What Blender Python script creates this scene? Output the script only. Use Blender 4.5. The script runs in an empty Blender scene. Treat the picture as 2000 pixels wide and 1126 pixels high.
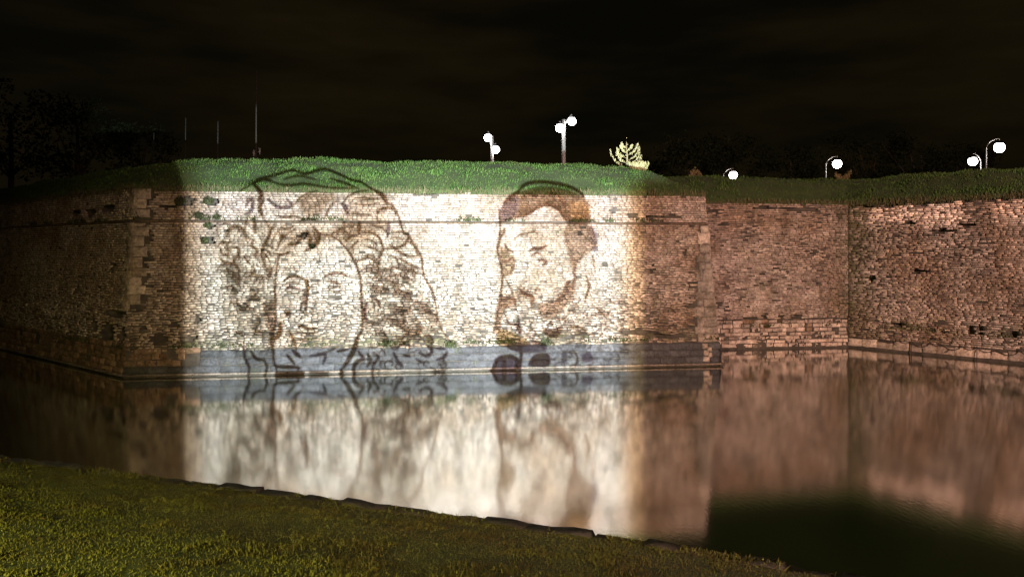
import bpy, math, random
import numpy as np
from mathutils import Vector, Matrix

random.seed(7)
rng = np.random.default_rng(7)
scene = bpy.context.scene
COL = scene.collection

# ------------------------------------------------------------------ camera
CAM_H = 3.57
F = 1570.0                      # focal length in photo pixels (2000 wide)
HOR = 492.0                     # horizon row in the photo
cam_d = bpy.data.cameras.new("camera")
cam = bpy.data.objects.new("camera", cam_d)
COL.objects.link(cam)
cam.location = (0, 0, CAM_H)
cam.rotation_euler = (math.radians(90), 0, 0)
cam_d.sensor_width = 36
cam_d.lens = 36 * F / 2000
cam_d.shift_y = -(563 - HOR) / 2000
cam_d.clip_end = 3000
scene.camera = cam

# ------------------------------------------------------------------ view
scene.view_settings.view_transform = 'Standard'
scene.view_settings.look = 'None'
scene.view_settings.exposure = 0
scene.view_settings.gamma = 1
scene.view_settings.use_curve_mapping = False
scene.cycles.use_denoising = True
scene.cycles.max_bounces = 5
scene.cycles.sample_clamp_indirect = 4.0

# ------------------------------------------------------------------ night sky (dim glow on thin cloud)
world = bpy.data.worlds.new("World")
scene.world = world
world.use_nodes = True
wn, wl = world.node_tree.nodes, world.node_tree.links
wn.clear()
w_out = wn.new('ShaderNodeOutputWorld')
w_bg = wn.new('ShaderNodeBackground')
w_tc = wn.new('ShaderNodeTexCoord')
w_map = wn.new('ShaderNodeMapping'); w_map.inputs['Scale'].default_value = (2.2, 1.6, 10.0)
w_map.inputs['Location'].default_value = (3.1, 0.2, 0.0)
w_no = wn.new('ShaderNodeTexNoise'); w_no.inputs['Scale'].default_value = 1.3
w_no.inputs['Detail'].default_value = 4; w_no.inputs['Roughness'].default_value = 0.55
w_rp = wn.new('ShaderNodeValToRGB')
w_rp.color_ramp.elements[0].position = 0.40; w_rp.color_ramp.elements[0].color = (0.0023, 0.0021, 0.0010, 1)
w_rp.color_ramp.elements[1].position = 0.68; w_rp.color_ramp.elements[1].color = (0.0088, 0.0060, 0.0022, 1)
wl.new(w_tc.outputs['Generated'], w_map.inputs['Vector'])
wl.new(w_map.outputs[0], w_no.inputs['Vector'])
wl.new(w_no.outputs['Fac'], w_rp.inputs[0])
wl.new(w_rp.outputs[0], w_bg.inputs['Color'])
w_bg.inputs['Strength'].default_value = 1.0
wl.new(w_bg.outputs[0], w_out.inputs['Surface'])

# ------------------------------------------------------------------ places: footprint of the rampart
H = 5.5
BAT = 0.45
P = [np.array(p, float) for p in [(-24.6, 34.6), (-11.03, 22.8), (6.56, 25.25), (6.95, 29.2), (12.6, 30.1), (21.2, 19.1)]]
def nrm(a, b):
    d = (b - a) / np.linalg.norm(b - a)
    return np.array([d[1], -d[0]])            # outward (towards the moat)
NW = [nrm(P[i], P[i + 1]) for i in range(5)]
MIT = []
for i in range(6):
    if i == 0: MIT.append(NW[0])
    elif i == 5: MIT.append(NW[4])
    else:
        A = np.array([NW[i - 1], NW[i]])
        MIT.append(np.linalg.solve(A, np.array([1.0, 1.0])))
LEN = [np.linalg.norm(P[i + 1] - P[i]) for i in range(5)]

def wpos(i, s, z, off=0.0):
    """world point on wall i at run s (metres at the base), height z, off metres proud of the face"""
    s = np.asarray(s, float); z = np.asarray(z, float); off = np.asarray(off, float)
    t = s / LEN[i]
    k = (off - BAT * z / H)
    a = P[i][None] + MIT[i][None] * k.reshape(-1, 1) if k.ndim else P[i] + MIT[i] * k
    b = P[i + 1][None] + MIT[i + 1][None] * k.reshape(-1, 1) if k.ndim else P[i + 1] + MIT[i + 1] * k
    if k.ndim:
        xy = a * (1 - t.reshape(-1, 1)) + b * t.reshape(-1, 1)
        return np.column_stack([xy, z])
    xy = a * (1 - t) + b * t
    return np.array([xy[0], xy[1], float(z)])

def photo_px(p):
    p = np.asarray(p)
    return 1000 + F * p[..., 0] / p[..., 1], HOR - F * (p[..., 2] - CAM_H) / p[..., 1]

# ------------------------------------------------------------------ the projected picture (a slide drawn with strokes, thrown by a real projector lamp)
SX0, SX1, SY0, SY1 = 320, 1330, 230, 760
SC = 1.5
sw, sh = int((SX1 - SX0) * SC), int((SY1 - SY0) * SC)
gx, gy = np.meshgrid(SX0 + (np.arange(sw) + .5) / SC, SY0 + (np.arange(sh) + .5) / SC)
slide = np.ones((sh, sw, 3))

def smooth(pts, n=6):
    p = np.array(pts, float)
    if len(p) < 3: return p
    q = np.vstack([2 * p[0] - p[1], p, 2 * p[-1] - p[-2]])
    out = []
    for k in range(1, len(q) - 2):
        for t in np.linspace(0, 1, n, endpoint=False):
            a, b, c, d = q[k - 1], q[k], q[k + 1], q[k + 2]
            out.append(.5 * ((2 * b) + (c - a) * t + (2 * a - 5 * b + 4 * c - d) * t * t + (3 * b - a - 3 * c + d) * t ** 3))
    out.append(p[-1])
    return np.array(out)

def stroke(pts, w=3.0, c=(.4, .38, .33), soft=1.3, taper=True):
    p = smooth(pts); w = w * 1.12 + .4
    c = np.array(c) * .78
    x0, x1 = p[:, 0].min() - w - 4, p[:, 0].max() + w + 4
    y0, y1 = p[:, 1].min() - w - 4, p[:, 1].max() + w + 4
    i0, i1 = max(0, int((x0 - SX0) * SC)), min(sw, int((x1 - SX0) * SC))
    j0, j1 = max(0, int((y0 - SY0) * SC)), min(sh, int((y1 - SY0) * SC))
    if i1 <= i0 or j1 <= j0: return
    X, Y = gx[j0:j1, i0:i1], gy[j0:j1, i0:i1]
    best = np.full(X.shape, 99.0)
    n = len(p) - 1
    for k in range(n):
        a, b = p[k], p[k + 1]
        d = b - a; L2 = max(1e-6, d @ d)
        t = np.clip(((X - a[0]) * d[0] + (Y - a[1]) * d[1]) / L2, 0, 1)
        dist = np.hypot(X - a[0] - t * d[0], Y - a[1] - t * d[1])
        r = w / 2
        if taper:
            f = (k + t) / n
            r = r * (.45 + .55 * np.sin(np.pi * np.clip(f, 0.02, .98)) ** .6)
        best = np.minimum(best, dist - r)
    m = np.clip(.5 - best / (2 * soft), 0, 1)[..., None]
    reg = slide[j0:j1, i0:i1]
    slide[j0:j1, i0:i1] = np.minimum(reg, reg * (1 - m) + c * m)

def blur(a, r):
    k = np.ones(r) / r
    for ax in (0, 1):
        for _ in range(2):
            a = np.apply_along_axis(lambda v: np.convolve(v, k, mode='same'), ax, a)
    return a

def fill(poly, c=(.5, .45, .4), soft=5):
    q = smooth(list(poly) + [poly[0]], 4)
    x0, x1 = q[:, 0].min() - 14, q[:, 0].max() + 14
    y0, y1 = q[:, 1].min() - 14, q[:, 1].max() + 14
    i0, i1 = max(0, int((x0 - SX0) * SC)), min(sw, int((x1 - SX0) * SC))
    j0, j1 = max(0, int((y0 - SY0) * SC)), min(sh, int((y1 - SY0) * SC))
    X, Y = gx[j0:j1, i0:i1], gy[j0:j1, i0:i1]
    ins = np.zeros(X.shape, bool)
    for k in range(len(q) - 1):
        a, b = q[k], q[k + 1]
        if a[1] == b[1]: continue
        cond = ((a[1] > Y) != (b[1] > Y)) & (X < (b[0] - a[0]) * (Y - a[1]) / (b[1] - a[1]) + a[0])
        ins ^= cond
    m = blur(ins.astype(float), soft)[..., None]
    slide[j0:j1, i0:i1] *= (1 - m) + np.array(c) * m

def curl(cx, cy, r, a0, turns, w, c):
    pts = []
    n = max(5, int(turns * 8))
    for k in range(n):
        a = a0 + turns * 2 * math.pi * k / (n - 1)
        rr = r * (1 - .65 * k / (n - 1))
        pts.append((cx + rr * math.cos(a) * 1.15, cy + rr * math.sin(a)))
    stroke(pts, w, c)

G = (.27, .26, .22); GL = (.45, .43, .38); GD = (.12, .11, .10); BR = (.22, .15, .10); BL = (.34, .36, .44)
# -- sitter with the long curled hair
fill([(478, 392), (520, 368), (600, 350), (690, 356), (745, 385), (775, 420), (820, 500), (815, 540), (855, 620), (880, 700), (860, 735), (700, 735), (705, 620), (700, 530), (670, 480), (625, 455), (560, 470), (540, 500), (538, 600), (530, 735), (470, 735), (440, 640), (430, 560), (425, 500), (445, 450)], (.90, .90, .88), 9)
fill([(580, 385), (620, 376), (660, 383), (640, 400), (625, 418), (600, 424), (585, 405)], (.60, .57, .53), 9)
fill([(512, 588), (532, 600), (536, 655), (524, 646), (516, 620)], (.66, .58, .56), 8)
fill([(560, 470), (590, 450), (628, 452), (660, 440), (700, 430), (760, 430), (740, 450), (690, 470), (640, 468)], (.75, .73, .7), 7)
for pts, w, c in [
    ([(470, 372), (500, 356), (540, 346), (580, 336), (606, 342), (641, 334), (664, 340), (690, 352), (709, 357), (727, 369), (751, 380), (757, 396)], 4.5, (.12, .12, .10)),
    ([(497, 360), (510, 378), (506, 392)], 8, (.10, .08, .07)),
    ([(520, 352), (560, 362), (600, 360), (640, 366), (690, 368)], 4, (.3, .3, .26)), ([(560, 352), (590, 346), (622, 352)], 3.5, (.25, .25, .22)), ([(650, 350), (676, 358), (700, 368)], 4, (.2, .2, .16)), ([(735, 374), (748, 384), (752, 394)], 7, (.1, .1, .08)), ([(500, 358), (520, 352), (536, 354)], 5, (.2, .2, .16)),
    ([(757, 396), (771, 408), (780, 426), (787, 451), (798, 461), (806, 474), (814, 486), (824, 504), (825, 520), (829, 541), (844, 567), (851, 595), (855, 620), (864, 645), (880, 668)], 4.2, G),
    ([(545, 498), (540, 530), (537, 565), (538, 605), (537, 635), (531, 651), (533, 690), (538, 716), (545, 733)], 4.5, (.18, .14, .12)),
    ([(536, 640), (531, 665), (534, 690)], 7, (.10, .08, .07)),
    ([(548, 630), (546, 650), (538, 662)], 8, (.40, .25, .10)),
    ([(625, 456), (652, 463), (675, 483), (691, 508), (700, 528), (704, 549), (706, 586), (708, 614), (706, 646), (695, 666), (681, 698), (667, 720)], 4.8, (.20, .19, .16)),
    ([(700, 655), (690, 685), (672, 716)], 9, (.14, .12, .10)),
    ([(723, 438), (744, 444), (755, 453)], 4, G), ([(709, 454), (721, 453), (737, 460), (744, 472), (748, 485), (743, 499)], 5, G),
    ([(709, 465), (727, 470), (737, 479)], 3.5, G), ([(716, 481), (730, 485), (743, 493)], 3.5, G), ([(714, 497), (727, 499), (734, 506)], 3.5, G),
    ([(691, 509), (705, 508), (716, 502), (730, 508), (738, 520)], 4.5, G), ([(766, 453), (789, 453), (798, 461), (790, 477), (773, 483), (759, 477)], 5, G),
    ([(751, 485), (771, 486), (785, 495), (799, 500), (815, 500)], 5, G), ([(798, 472), (812, 481), (815, 499)], 4.5, G), ([(780, 504), (798, 515), (814, 522)], 5, G),
    ([(759, 497), (773, 504), (780, 518)], 3.5, G), ([(762, 466), (776, 464), (788, 468)], 3, GL), ([(638, 461), (654, 454), (664, 447), (673, 444), (671, 433)], 4.5, G),
    ([(655, 465), (661, 454), (673, 452), (682, 460), (674, 470)], 3.5, G), ([(677, 472), (687, 461), (700, 458)], 3.5, G), ([(680, 490), (690, 478), (700, 472)], 3, GL),
    ([(634, 426), (641, 410), (648, 399), (660, 392)], 4.5, G), ([(668, 398), (676, 408), (678, 418)], 8, BL), ([(687, 417), (709, 419), (727, 420)], 3.5, GL),
    ([(735, 415), (744, 408), (755, 406), (769, 408), (773, 419)], 4.5, G), ([(620, 401), (631, 394), (647, 389)], 3.5, GL), ([(702, 434), (701, 455)], 8, G),
    ([(686, 434), (688, 448)], 5, GL), ([(672, 434), (674, 446)], 5, GL), ([(760, 434), (758, 451), (757, 463)], 7, BL), ([(748, 485), (742, 500), (738, 520), (744, 545)], 8, GL), 
    ([(748, 400), (760, 398), (770, 402)], 4, GL), ([(690, 398), (715, 400), (740, 396)], 3, GL), ([(690, 388), (712, 386), (730, 390)], 3, GL),
    ([(443, 461), (448, 449), (462, 442), (476, 451), (482, 469)], 8, GL), ([(425, 481), (434, 472), (444, 474)], 4, G), ([(431, 484), (434, 495), (444, 498), (446, 489), (440, 484)], 4, G),
    ([(453, 483), (466, 485), (466, 497), (457, 508), (462, 522), (470, 530)], 5.5, G), ([(427, 504), (443, 513), (459, 515), (467, 525)], 4.5, G), ([(476, 500), (487, 515)], 4.5, G),
    ([(531, 445), (523, 467), (515, 481), (510, 499)], 7, G), ([(517, 429), (531, 445), (537, 436)], 4, GL), ([(522, 478), (535, 485)], 3.5, G), ([(521, 487), (531, 499)], 3.5, G), ([(515, 492), (526, 508)], 3.5, G),
    ([(510, 499), (516, 515), (522, 530)], 4, G), ([(563, 477), (578, 476), (588, 465), (599, 451)], 6, G), ([(600, 452), (606, 466), (604, 480)], 8, G), ([(611, 444), (622, 456), (622, 471), (613, 481), (596, 490)], 6.5, G),
    ([(612, 452), (617, 466), (612, 478)], 4, G), ([(534, 494), (550, 497), (566, 492)], 4, G), ([(548, 460), (554, 462)], 9, GD), ([(575, 440), (560, 447), (548, 443)], 4, GL), ([(584, 432), (600, 428), (620, 430)], 4, GL),
    ([(515, 390), (507, 406), (515, 426)], 7, G), ([(524, 389), (537, 401), (551, 405), (570, 401), (562, 390)], 6.5, BL), ([(483, 400), (486, 388), (493, 393), (491, 410), (482, 418)], 7, BL), ([(496, 429), (499, 454)], 7, GL), ([(482, 430), (478, 446)], 5, GL),
    ([(490, 480), (502, 488), (498, 500)], 6, G), ([(430, 440), (442, 436), (452, 440)], 3, GL),
    ([(536, 420), (556, 424), (576, 422), (596, 428)], 3.4, G), ([(520, 436), (528, 450), (524, 462)], 3, GL), ([(560, 436), (548, 448), (536, 462), (530, 478)], 3, GL), ([(576, 448), (560, 458), (546, 474), (540, 490)], 3.2, G),
    ([(590, 456), (576, 466), (560, 484)], 2.6, GL), ([(620, 372), (600, 378), (584, 388), (574, 402)], 3, G), ([(640, 384), (622, 392), (610, 408)], 3, GL), ([(720, 372), (700, 374), (680, 384), (668, 398)], 3.2, G), ([(744, 388), (724, 388), (704, 392)], 3, GL),
    ([(700, 470), (690, 480), (688, 496)], 3, GL), ([(712, 520), (724, 516), (736, 524)], 3.4, G), ([(712, 532), (724, 528), (734, 536), (728, 546)], 3.4, G), ([(752, 530), (766, 522), (784, 526), (796, 536)], 3.6, G), ([(760, 542), (776, 536), (792, 544), (806, 546)], 3.4, G),
    ([(790, 520), (804, 526), (816, 534), (826, 536)], 3.2, G), ([(742, 410), (736, 424), (742, 436)], 3, GL), ([(452, 470), (444, 478), (448, 488)], 3, GL), ([(484, 462), (494, 470), (490, 482)], 3.4, G), ([(470, 540), (462, 552), (470, 562)], 3.4, G), ([(496, 516), (490, 530), (498, 540), (508, 536)], 3.4, G),
    # face
    ([(553, 549), (564, 541), (579, 539), (594, 546), (601, 551)], 5, G), ([(556, 556), (572, 551), (588, 556)], 3, GL), ([(559, 564), (568, 560), (587, 566)], 6, (.30, .29, .33)), ([(562, 570), (574, 573), (585, 570)], 3, GL),
    ([(600, 545), (599, 558)], 8, GD), ([(599, 552), (600, 577), (597, 597), (599, 612)], 5, (.20, .16, .15)), ([(594, 566), (593, 584), (588, 600)], 8, (.55, .53, .54)), ([(603, 556), (602, 575)], 4, (.5, .3, .12)), ([(590, 598), (587, 606), (596, 612), (606, 610)], 3, G), ([(604, 600), (612, 606), (610, 612)], 3, GL),
    ([(559, 611), (566, 613)], 11, GD), ([(582, 636), (590, 636), (600, 641), (618, 640)], 6, GD), ([(574, 650), (588, 648), (604, 652), (622, 646)], 3.5, G), ([(580, 660), (594, 664), (608, 660)], 4, GL),
    ([(631, 541), (648, 534), (664, 533), (679, 540)], 5.5, (.33, .32, .30)), ([(637, 549), (650, 550), (665, 555)], 5, G), ([(641, 558), (654, 561), (664, 558)], 3, GL), ([(640, 566), (655, 570), (668, 566)], 2.5, GL),
    ([(564, 646), (572, 660), (579, 681)], 6, (.25, .22, .12)), ([(620, 690), (640, 686), (662, 676)], 3.5, GL),
    ([(490, 685), (499, 699), (513, 703)], 6, GD), ([(476, 672), (478, 698), (486, 716), (485, 735)], 5, (.16, .16, .22)), ([(560, 692), (575, 710)], 5.5, GD), ([(571, 684), (587, 697)], 7, (.1, .1, .16)), ([(605, 694), (637, 691)], 5, (.16, .16, .28)),
    ([(637, 691), (631, 710)], 4, (.16, .16, .28)), ([(536, 712), (545, 716), (580, 717), (582, 722)], 6, (.08, .07, .09)), ([(540, 729), (565, 731), (592, 728)], 12, (.03, .02, .02)), ([(515, 700), (521, 716), (517, 735)], 4.5, GD), ([(604, 727), (640, 727)], 5, (.05, .05, .05)),
    ([(657, 686), (678, 682)], 5, GD), ([(700, 686), (709, 700), (697, 706), (690, 720), (695, 735)], 7, (.12, .1, .13)), ([(718, 690), (724, 704), (716, 716)], 5, GD), ([(730, 687), (739, 698), (729, 712), (727, 735)], 5, (.14, .14, .18)), ([(666, 722), (668, 735)], 8, (.05, .05, .05)),
    ([(769, 688), (777, 706), (787, 717)], 6, (.14, .15, .24)), ([(773, 679), (788, 672), (806, 675)], 4, (.15, .15, .22)), ([(788, 692), (800, 696)], 5, (.15, .15, .22)), ([(834, 674), (843, 684), (835, 695), (818, 688)], 5.5, (.15, .15, .24)),
    ([(851, 679), (869, 681)], 5, (.15, .15, .24)), ([(853, 702), (866, 698), (873, 687)], 6, (.15, .15, .24)), ([(745, 680), (752, 692)], 4, (.2, .2, .28)), ([(812, 700), (824, 708)], 4, (.2, .2, .28)),
    ([(726, 580), (738, 588), (742, 600)], 5, (.28, .2, .2)), ([(790, 640), (796, 650), (786, 660)], 6, GD), ([(776, 634), (790, 642)], 4, GD), ([(806, 622), (820, 626)], 4, G), ([(716, 590), (712, 610), (716, 628)], 7, (.3, .22, .26)),
]:
    stroke(pts, w, c)
rr = random.Random(11)
def lock(cx, cy, R, a0, span, k, w, c):
    # a lock of engraved hair: concentric crescent lines closed by a darker outer line
    for q in range(k):
        r_ = R * (1 - q * .24)
        if r_ < 2.5: break
        pts = [(cx + q * 1.2 + 1.25 * r_ * math.cos(a0 + span * t), cy + q * .8 + r_ * math.sin(a0 + span * t)) for t in (0, .25, .5, .75, 1)]
        stroke(pts, w * (1.25 if q == 0 else .8), c if q == 0 else tuple(min(1, x * 1.45) for x in c))
for _ in range(34):                                    # locks, right fall of hair
    y = rr.uniform(528, 670); t = (y - 395) / 325
    x = rr.uniform(718, 770 + 85 * min(1, t * 1.2))
    lock(x, y, rr.uniform(11, 20), rr.uniform(-2.9, -1.2), rr.uniform(1.6, 2.8), rr.choice((3, 4, 4)), rr.uniform(2.2, 3.4), (.24, .25, .24))
for _ in range(24):                                    # left fall
    y = rr.uniform(520, 665)
    x = rr.uniform(440, 522)
    lock(x, y, rr.uniform(9, 16), rr.uniform(-3.4, -.6), rr.uniform(1.6, 2.8), rr.choice((2, 3, 4)), rr.uniform(2.0, 3.2), (.26, .27, .26))
for _ in range(95):                                   # small engraved curls, right fall of hair
    y = rr.uniform(515, 732); t = (y - 515) / 215
    x = rr.uniform(712, 818 + 55 * t)
    dk = rr.uniform(.34, .60) - .16 * (y > 675)
    curl(x, y, rr.uniform(5, 12), rr.uniform(0, 6.28), rr.uniform(.3, .9), rr.uniform(1.6, 3.0), (dk, dk * .97, dk * .93))
for _ in range(60):                                   # left fall
    y = rr.uniform(440, 700); t = (y - 440) / 260
    x = rr.uniform(432 + 10 * t, 532)
    dk = rr.uniform(.34, .62)
    curl(x, y, rr.uniform(5, 11), rr.uniform(0, 6.28), rr.uniform(.3, .9), rr.uniform(1.5, 2.8), (dk, dk * .97, dk * .93))
for _ in range(120):                                   # fine hatching across the cheeks
    x = rr.uniform(548, 695); y = rr.uniform(505, 690)
    a = rr.uniform(-.5, .5); L = rr.uniform(5, 12); dk = rr.uniform(.6, .8)
    stroke([(x, y), (x + L * .5, y + L * a * .5 - 1.5), (x + L, y + L * a)], 1.8, (dk, dk, dk * .97))
# -- sitter with the short dark hair and beard
fill([(974, 415), (984, 396), (1005, 378), (1050, 366), (1090, 366), (1125, 376), (1148, 395), (1153, 420), (1150, 436), (1108, 434), (1096, 416), (1078, 402), (1060, 402), (1044, 411), (1028, 421), (1008, 426), (978, 434)], (.40, .35, .29), 5)
fill([(974, 414), (984, 396), (1008, 380), (1014, 396), (1006, 420), (980, 430)], (.75, .85, 1.15), 4)
fill([(1110, 392), (1140, 394), (1150, 416), (1130, 430), (1112, 420)], (1.35, 1.2, .95), 6)
fill([(1100, 458), (1112, 434), (1150, 440), (1161, 452), (1165, 482), (1142, 500), (1128, 520), (1121, 540), (1112, 505)], (.50, .48, .45), 5)
fill([(1150, 440), (1166, 450), (1168, 486), (1158, 490)], (.62, .68, .80), 5)
fill([(976, 480), (992, 490), (1006, 508), (1004, 526), (990, 540), (980, 530)], (.58, .54, .47), 5)
fill([(1050, 592), (1080, 586), (1104, 560), (1122, 560), (1118, 580), (1098, 604), (1070, 626), (1052, 610)], (.58, .52, .47), 6)
fill([(974, 578), (1000, 580), (1006, 594), (985, 606), (978, 640), (965, 652), (967, 612)], (.54, .48, .43), 5)
fill([(972, 640), (1000, 648), (1032, 666), (1024, 675), (974, 674)], (.40, .37, .24), 5)
fill([(1058, 638), (1076, 642), (1094, 636), (1097, 648), (1084, 660), (1062, 652)], (.17, .16, .16), 4)
fill([(1000, 668), (1060, 668), (1064, 684), (1018, 688), (1002, 680)], (.35, .35, .42), 4)
fill([(966, 700), (980, 694), (1008, 696), (1014, 708), (1008, 722), (962, 730)], (.32, .32, .40), 3)
fill([(1034, 704), (1044, 692), (1062, 689), (1073, 694), (1072, 714), (1034, 714)], (.05, .05, .10), 3)
fill([(1134, 692), (1150, 686), (1158, 702), (1140, 706)], (.35, .35, .45), 4)
fill([(1096, 690), (1104, 682), (1106, 706), (1096, 708)], (.45, .45, .5), 4)
for pts, w, c in [
    ([(1012, 373), (1030, 361), (1058, 357), (1090, 360), (1118, 367), (1136, 378), (1140, 386)], 6, (.04, .04, .03)), ([(984, 396), (998, 384), (1014, 373)], 7, GD),
    ([(974, 408), (977, 440), (975, 468), (971, 486), (976, 506), (981, 540), (978, 580), (972, 612), (966, 645)], 4.5, G), ([(981, 452), (985, 446), (984, 456), (978, 462), (974, 484)], 4, G),
    ([(1010, 424), (1030, 419), (1046, 408), (1062, 401), (1080, 402), (1095, 414), (1104, 428)], 5, (.25, .18, .12)), ([(1020, 388), (1032, 380), (1050, 384)], 6, (.22, .15, .1)), ([(1070, 376), (1090, 382), (1104, 400)], 6, (.24, .16, .1)),
    ([(1034, 490), (1044, 485), (1054, 486), (1066, 480)], 6, (.26, .24, .25)), ([(1038, 498), (1048, 494), (1056, 497)], 4, (.3, .28, .28)), ([(1050, 508), (1062, 508), (1066, 513), (1060, 518)], 5.5, (.34, .32, .34)),
    ([(1004, 466), (1016, 458), (1030, 456)], 3, GL), ([(1030, 456), (1042, 452), (1050, 456)], 3, GL), ([(985, 476), (992, 486), (1002, 492)], 4, G), ([(976, 506), (988, 510), (1002, 502)], 4, (.3, .22, .18)), ([(1004, 504), (1002, 520), (998, 536)], 5, GL), ([(984, 538), (994, 556), (1002, 572)], 3, GL),
    ([(1122, 518), (1122, 548), (1110, 566), (1097, 580), (1080, 596)], 7, (.45, .40, .39)), ([(1146, 540), (1150, 560), (1142, 590)], 5, GL), ([(1120, 504), (1123, 530)], 5, GL), ([(1158, 500), (1162, 530)], 3.5, GL), ([(1112, 548), (1104, 562)], 7, G),
    ([(1015, 564), (1025, 574), (1040, 580), (1038, 597)], 6.5, (.36, .30, .26)), ([(976, 586), (990, 582), (1004, 584), (1006, 594)], 6.5, (.36, .31, .29)), ([(978, 594), (992, 598)], 5, G),
    ([(988, 614), (992, 628), (1004, 634), (1013, 626), (1011, 616)], 4.5, (.36, .36, .38)), ([(1012, 632), (1016, 650)], 9, (.16, .16, .20)), ([(1031, 654), (1034, 645), (1044, 644), (1046, 652), (1038, 655)], 3, GL), ([(1056, 606), (1066, 612), (1076, 606), (1090, 610)], 4, G),
    ([(1082, 618), (1096, 624), (1106, 618)], 4, G), ([(1074, 628), (1080, 634)], 5, GD), ([(985, 670), (998, 680), (1012, 682)], 5, GD), ([(1014, 662), (1018, 690), (1014, 730)], 5, (.1, .1, .14)), ([(963, 732), (966, 714), (976, 698), (1000, 696), (1012, 706), (1006, 720), (996, 722)], 6, (.07, .07, .12)),
    ([(984, 698), (986, 735)], 6, (.08, .08, .12)), ([(958, 726), (990, 728), (1030, 726)], 11, (.02, .02, .02)), ([(1040, 666), (1058, 672), (1062, 684)], 5, (.14, .14, .2)), ([(1120, 684), (1128, 700), (1122, 716)], 4, GL), ([(960, 722), (958, 740)], 8, (.04, .04, .05)),
    ([(1112, 640), (1130, 638), (1146, 647)], 4.5, (.3, .32, .2)), ([(1120, 655), (1140, 650), (1160, 655)], 4, GL), ([(1165, 600), (1176, 612), (1188, 616)], 5, GL),
]:
    stroke(pts, w, c)
for _ in range(130):                                   # beard, collar and coat
    x = rr.uniform(1070, 1225); y = rr.uniform(585, 716)
    dk = rr.uniform(.58, .80)
    curl(x, y, rr.uniform(4, 10), rr.uniform(0, 6.28), rr.uniform(.25, .7), rr.uniform(1.8, 3.5), (dk, dk * .98, dk * .96))
for _ in range(70):
    x = rr.uniform(978, 1060); y = rr.uniform(560, 670)
    dk = rr.uniform(.45, .75)
    curl(x, y, rr.uniform(3, 8), rr.uniform(0, 6.28), rr.uniform(.25, .7), rr.uniform(1.6, 3.0), (dk, dk * .97, dk * .93))
# beam edge, warm rims, cool top and bottom
def sstep(a, b, x):
    t = np.clip((x - a) / (b - a), 0, 1); return t * t * (3 - 2 * t)
left_e = 352 + 0.0 * gy
edge = sstep(-3, 16, gx - left_e) * .6 + .4 * sstep(-3, 75, gx - left_e)
edge *= sstep(-3, 0, gx - 349)
edge *= 1 - (1 - .8 * (1 - sstep(340, 372, gy))) * (.50 * sstep(1205, 1262, gx) + .50 * sstep(1250, 1270, gx))
edge *= sstep(236, 252, gy)
warm = np.clip(sstep(1195, 1255, gx) * sstep(345, 375, gy) + (1 - sstep(352, 420, gx)) * .55, 0, 1)[..., None]
tone = np.array([.88, .95, .97]) * (1 - warm) + np.array([.95, .80, .60]) * warm
cool = (np.exp(-((gy - 410) / 40) ** 2) + .4 * sstep(650, 690, gy))[..., None]
tone = tone * (1 - .8 * np.clip(cool, 0, 1) * (1 - warm)) + np.array([.93, .98, 1.04]) * .8 * np.clip(cool, 0, 1) * (1 - warm)
prof = (.80 + .25 * np.exp(-((gx - 880) / 420) ** 2))[..., None]
slide = np.clip(slide * tone * prof * edge[..., None], 0, 1.05) / 1.05

PROJ = Vector((2.5, 2.5, 2.7))
aim = Vector((-1.6, 24.3, 3.2))
proj_d = bpy.data.lights.new("projector_beam", 'SPOT')
proj = bpy.data.objects.new("projector_beam", proj_d)
COL.objects.link(proj)
q = (aim - PROJ).to_track_quat('-Z', 'Y')
proj.rotation_euler = q.to_euler(); proj.location = PROJ
proj_d.spot_size = math.radians(75); proj_d.spot_blend = 0; proj_d.shadow_soft_size = 0.03
proj_d.energy = 138000
Rm = np.array(q.to_matrix())           # local -> world
TX = 0.40; TY = 0.26                   # half extents (tangent) of the slide
IW, IH = 1536, 998
uu, vv = np.meshgrid((np.arange(IW) + .5) / IW * 2 - 1, (np.arange(IH) + .5) / IH * 2 - 1)
dl = np.stack([uu * TX, vv * TY, -np.ones_like(uu)], -1)
dw = dl @ Rm.T
n1 = np.array([NW[1][0], NW[1][1], BAT / H]); p1 = np.array([P[1][0], P[1][1], 0.0])
tt = ((p1 - np.array(PROJ)) @ n1) / (dw @ n1)
hit = np.array(PROJ) + dw * tt[..., None]
hu, hv = photo_px(hit)
fx = (hu - SX0) * SC - .5; fy = (hv - SY0) * SC - .5
ok = (fx > 1) & (fx < sw - 2) & (fy > 1) & (fy < sh - 2)
ix = np.clip(fx, 0, sw - 2).astype(int); iy = np.clip(fy, 0, sh - 2).astype(int)
ax = np.clip(fx - ix, 0, 1)[..., None]; ay = np.clip(fy - iy, 0, 1)[..., None]
samp = (slide[iy, ix] * (1 - ax) + slide[iy, ix + 1] * ax) * (1 - ay) + (slide[iy + 1, ix] * (1 - ax) + slide[iy + 1, ix + 1] * ax) * ay
samp = samp ** 1.9 * ok[..., None]
img = bpy.data.images.new("slide", IW, IH, alpha=False, float_buffer=True)
img.colorspace_settings.name = 'Non-Color'
buf = np.ones((IH, IW, 4), np.float32); buf[..., :3] = samp
img.pixels.foreach_set(buf.ravel()); img.update(); img.pack()
proj_d.use_nodes = True
ln, ll = proj_d.node_tree.nodes, proj_d.node_tree.links
em = [n for n in ln if n.type == 'EMISSION'][0]
tc = ln.new('ShaderNodeTexCoord'); sp = ln.new('ShaderNodeSeparateXYZ')
ll.new(tc.outputs['Normal'], sp.inputs[0])
def mth(op, a, b=None):
    m = ln.new('ShaderNodeMath'); m.operation = op
    for k, v in ((0, a), (1, b)):
        if v is None: continue
        if isinstance(v, (int, float)): m.inputs[k].default_value = v
        else: ll.new(v, m.inputs[k])
    return m.outputs[0]
az = mth('ABSOLUTE', sp.outputs['Z'])
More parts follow.
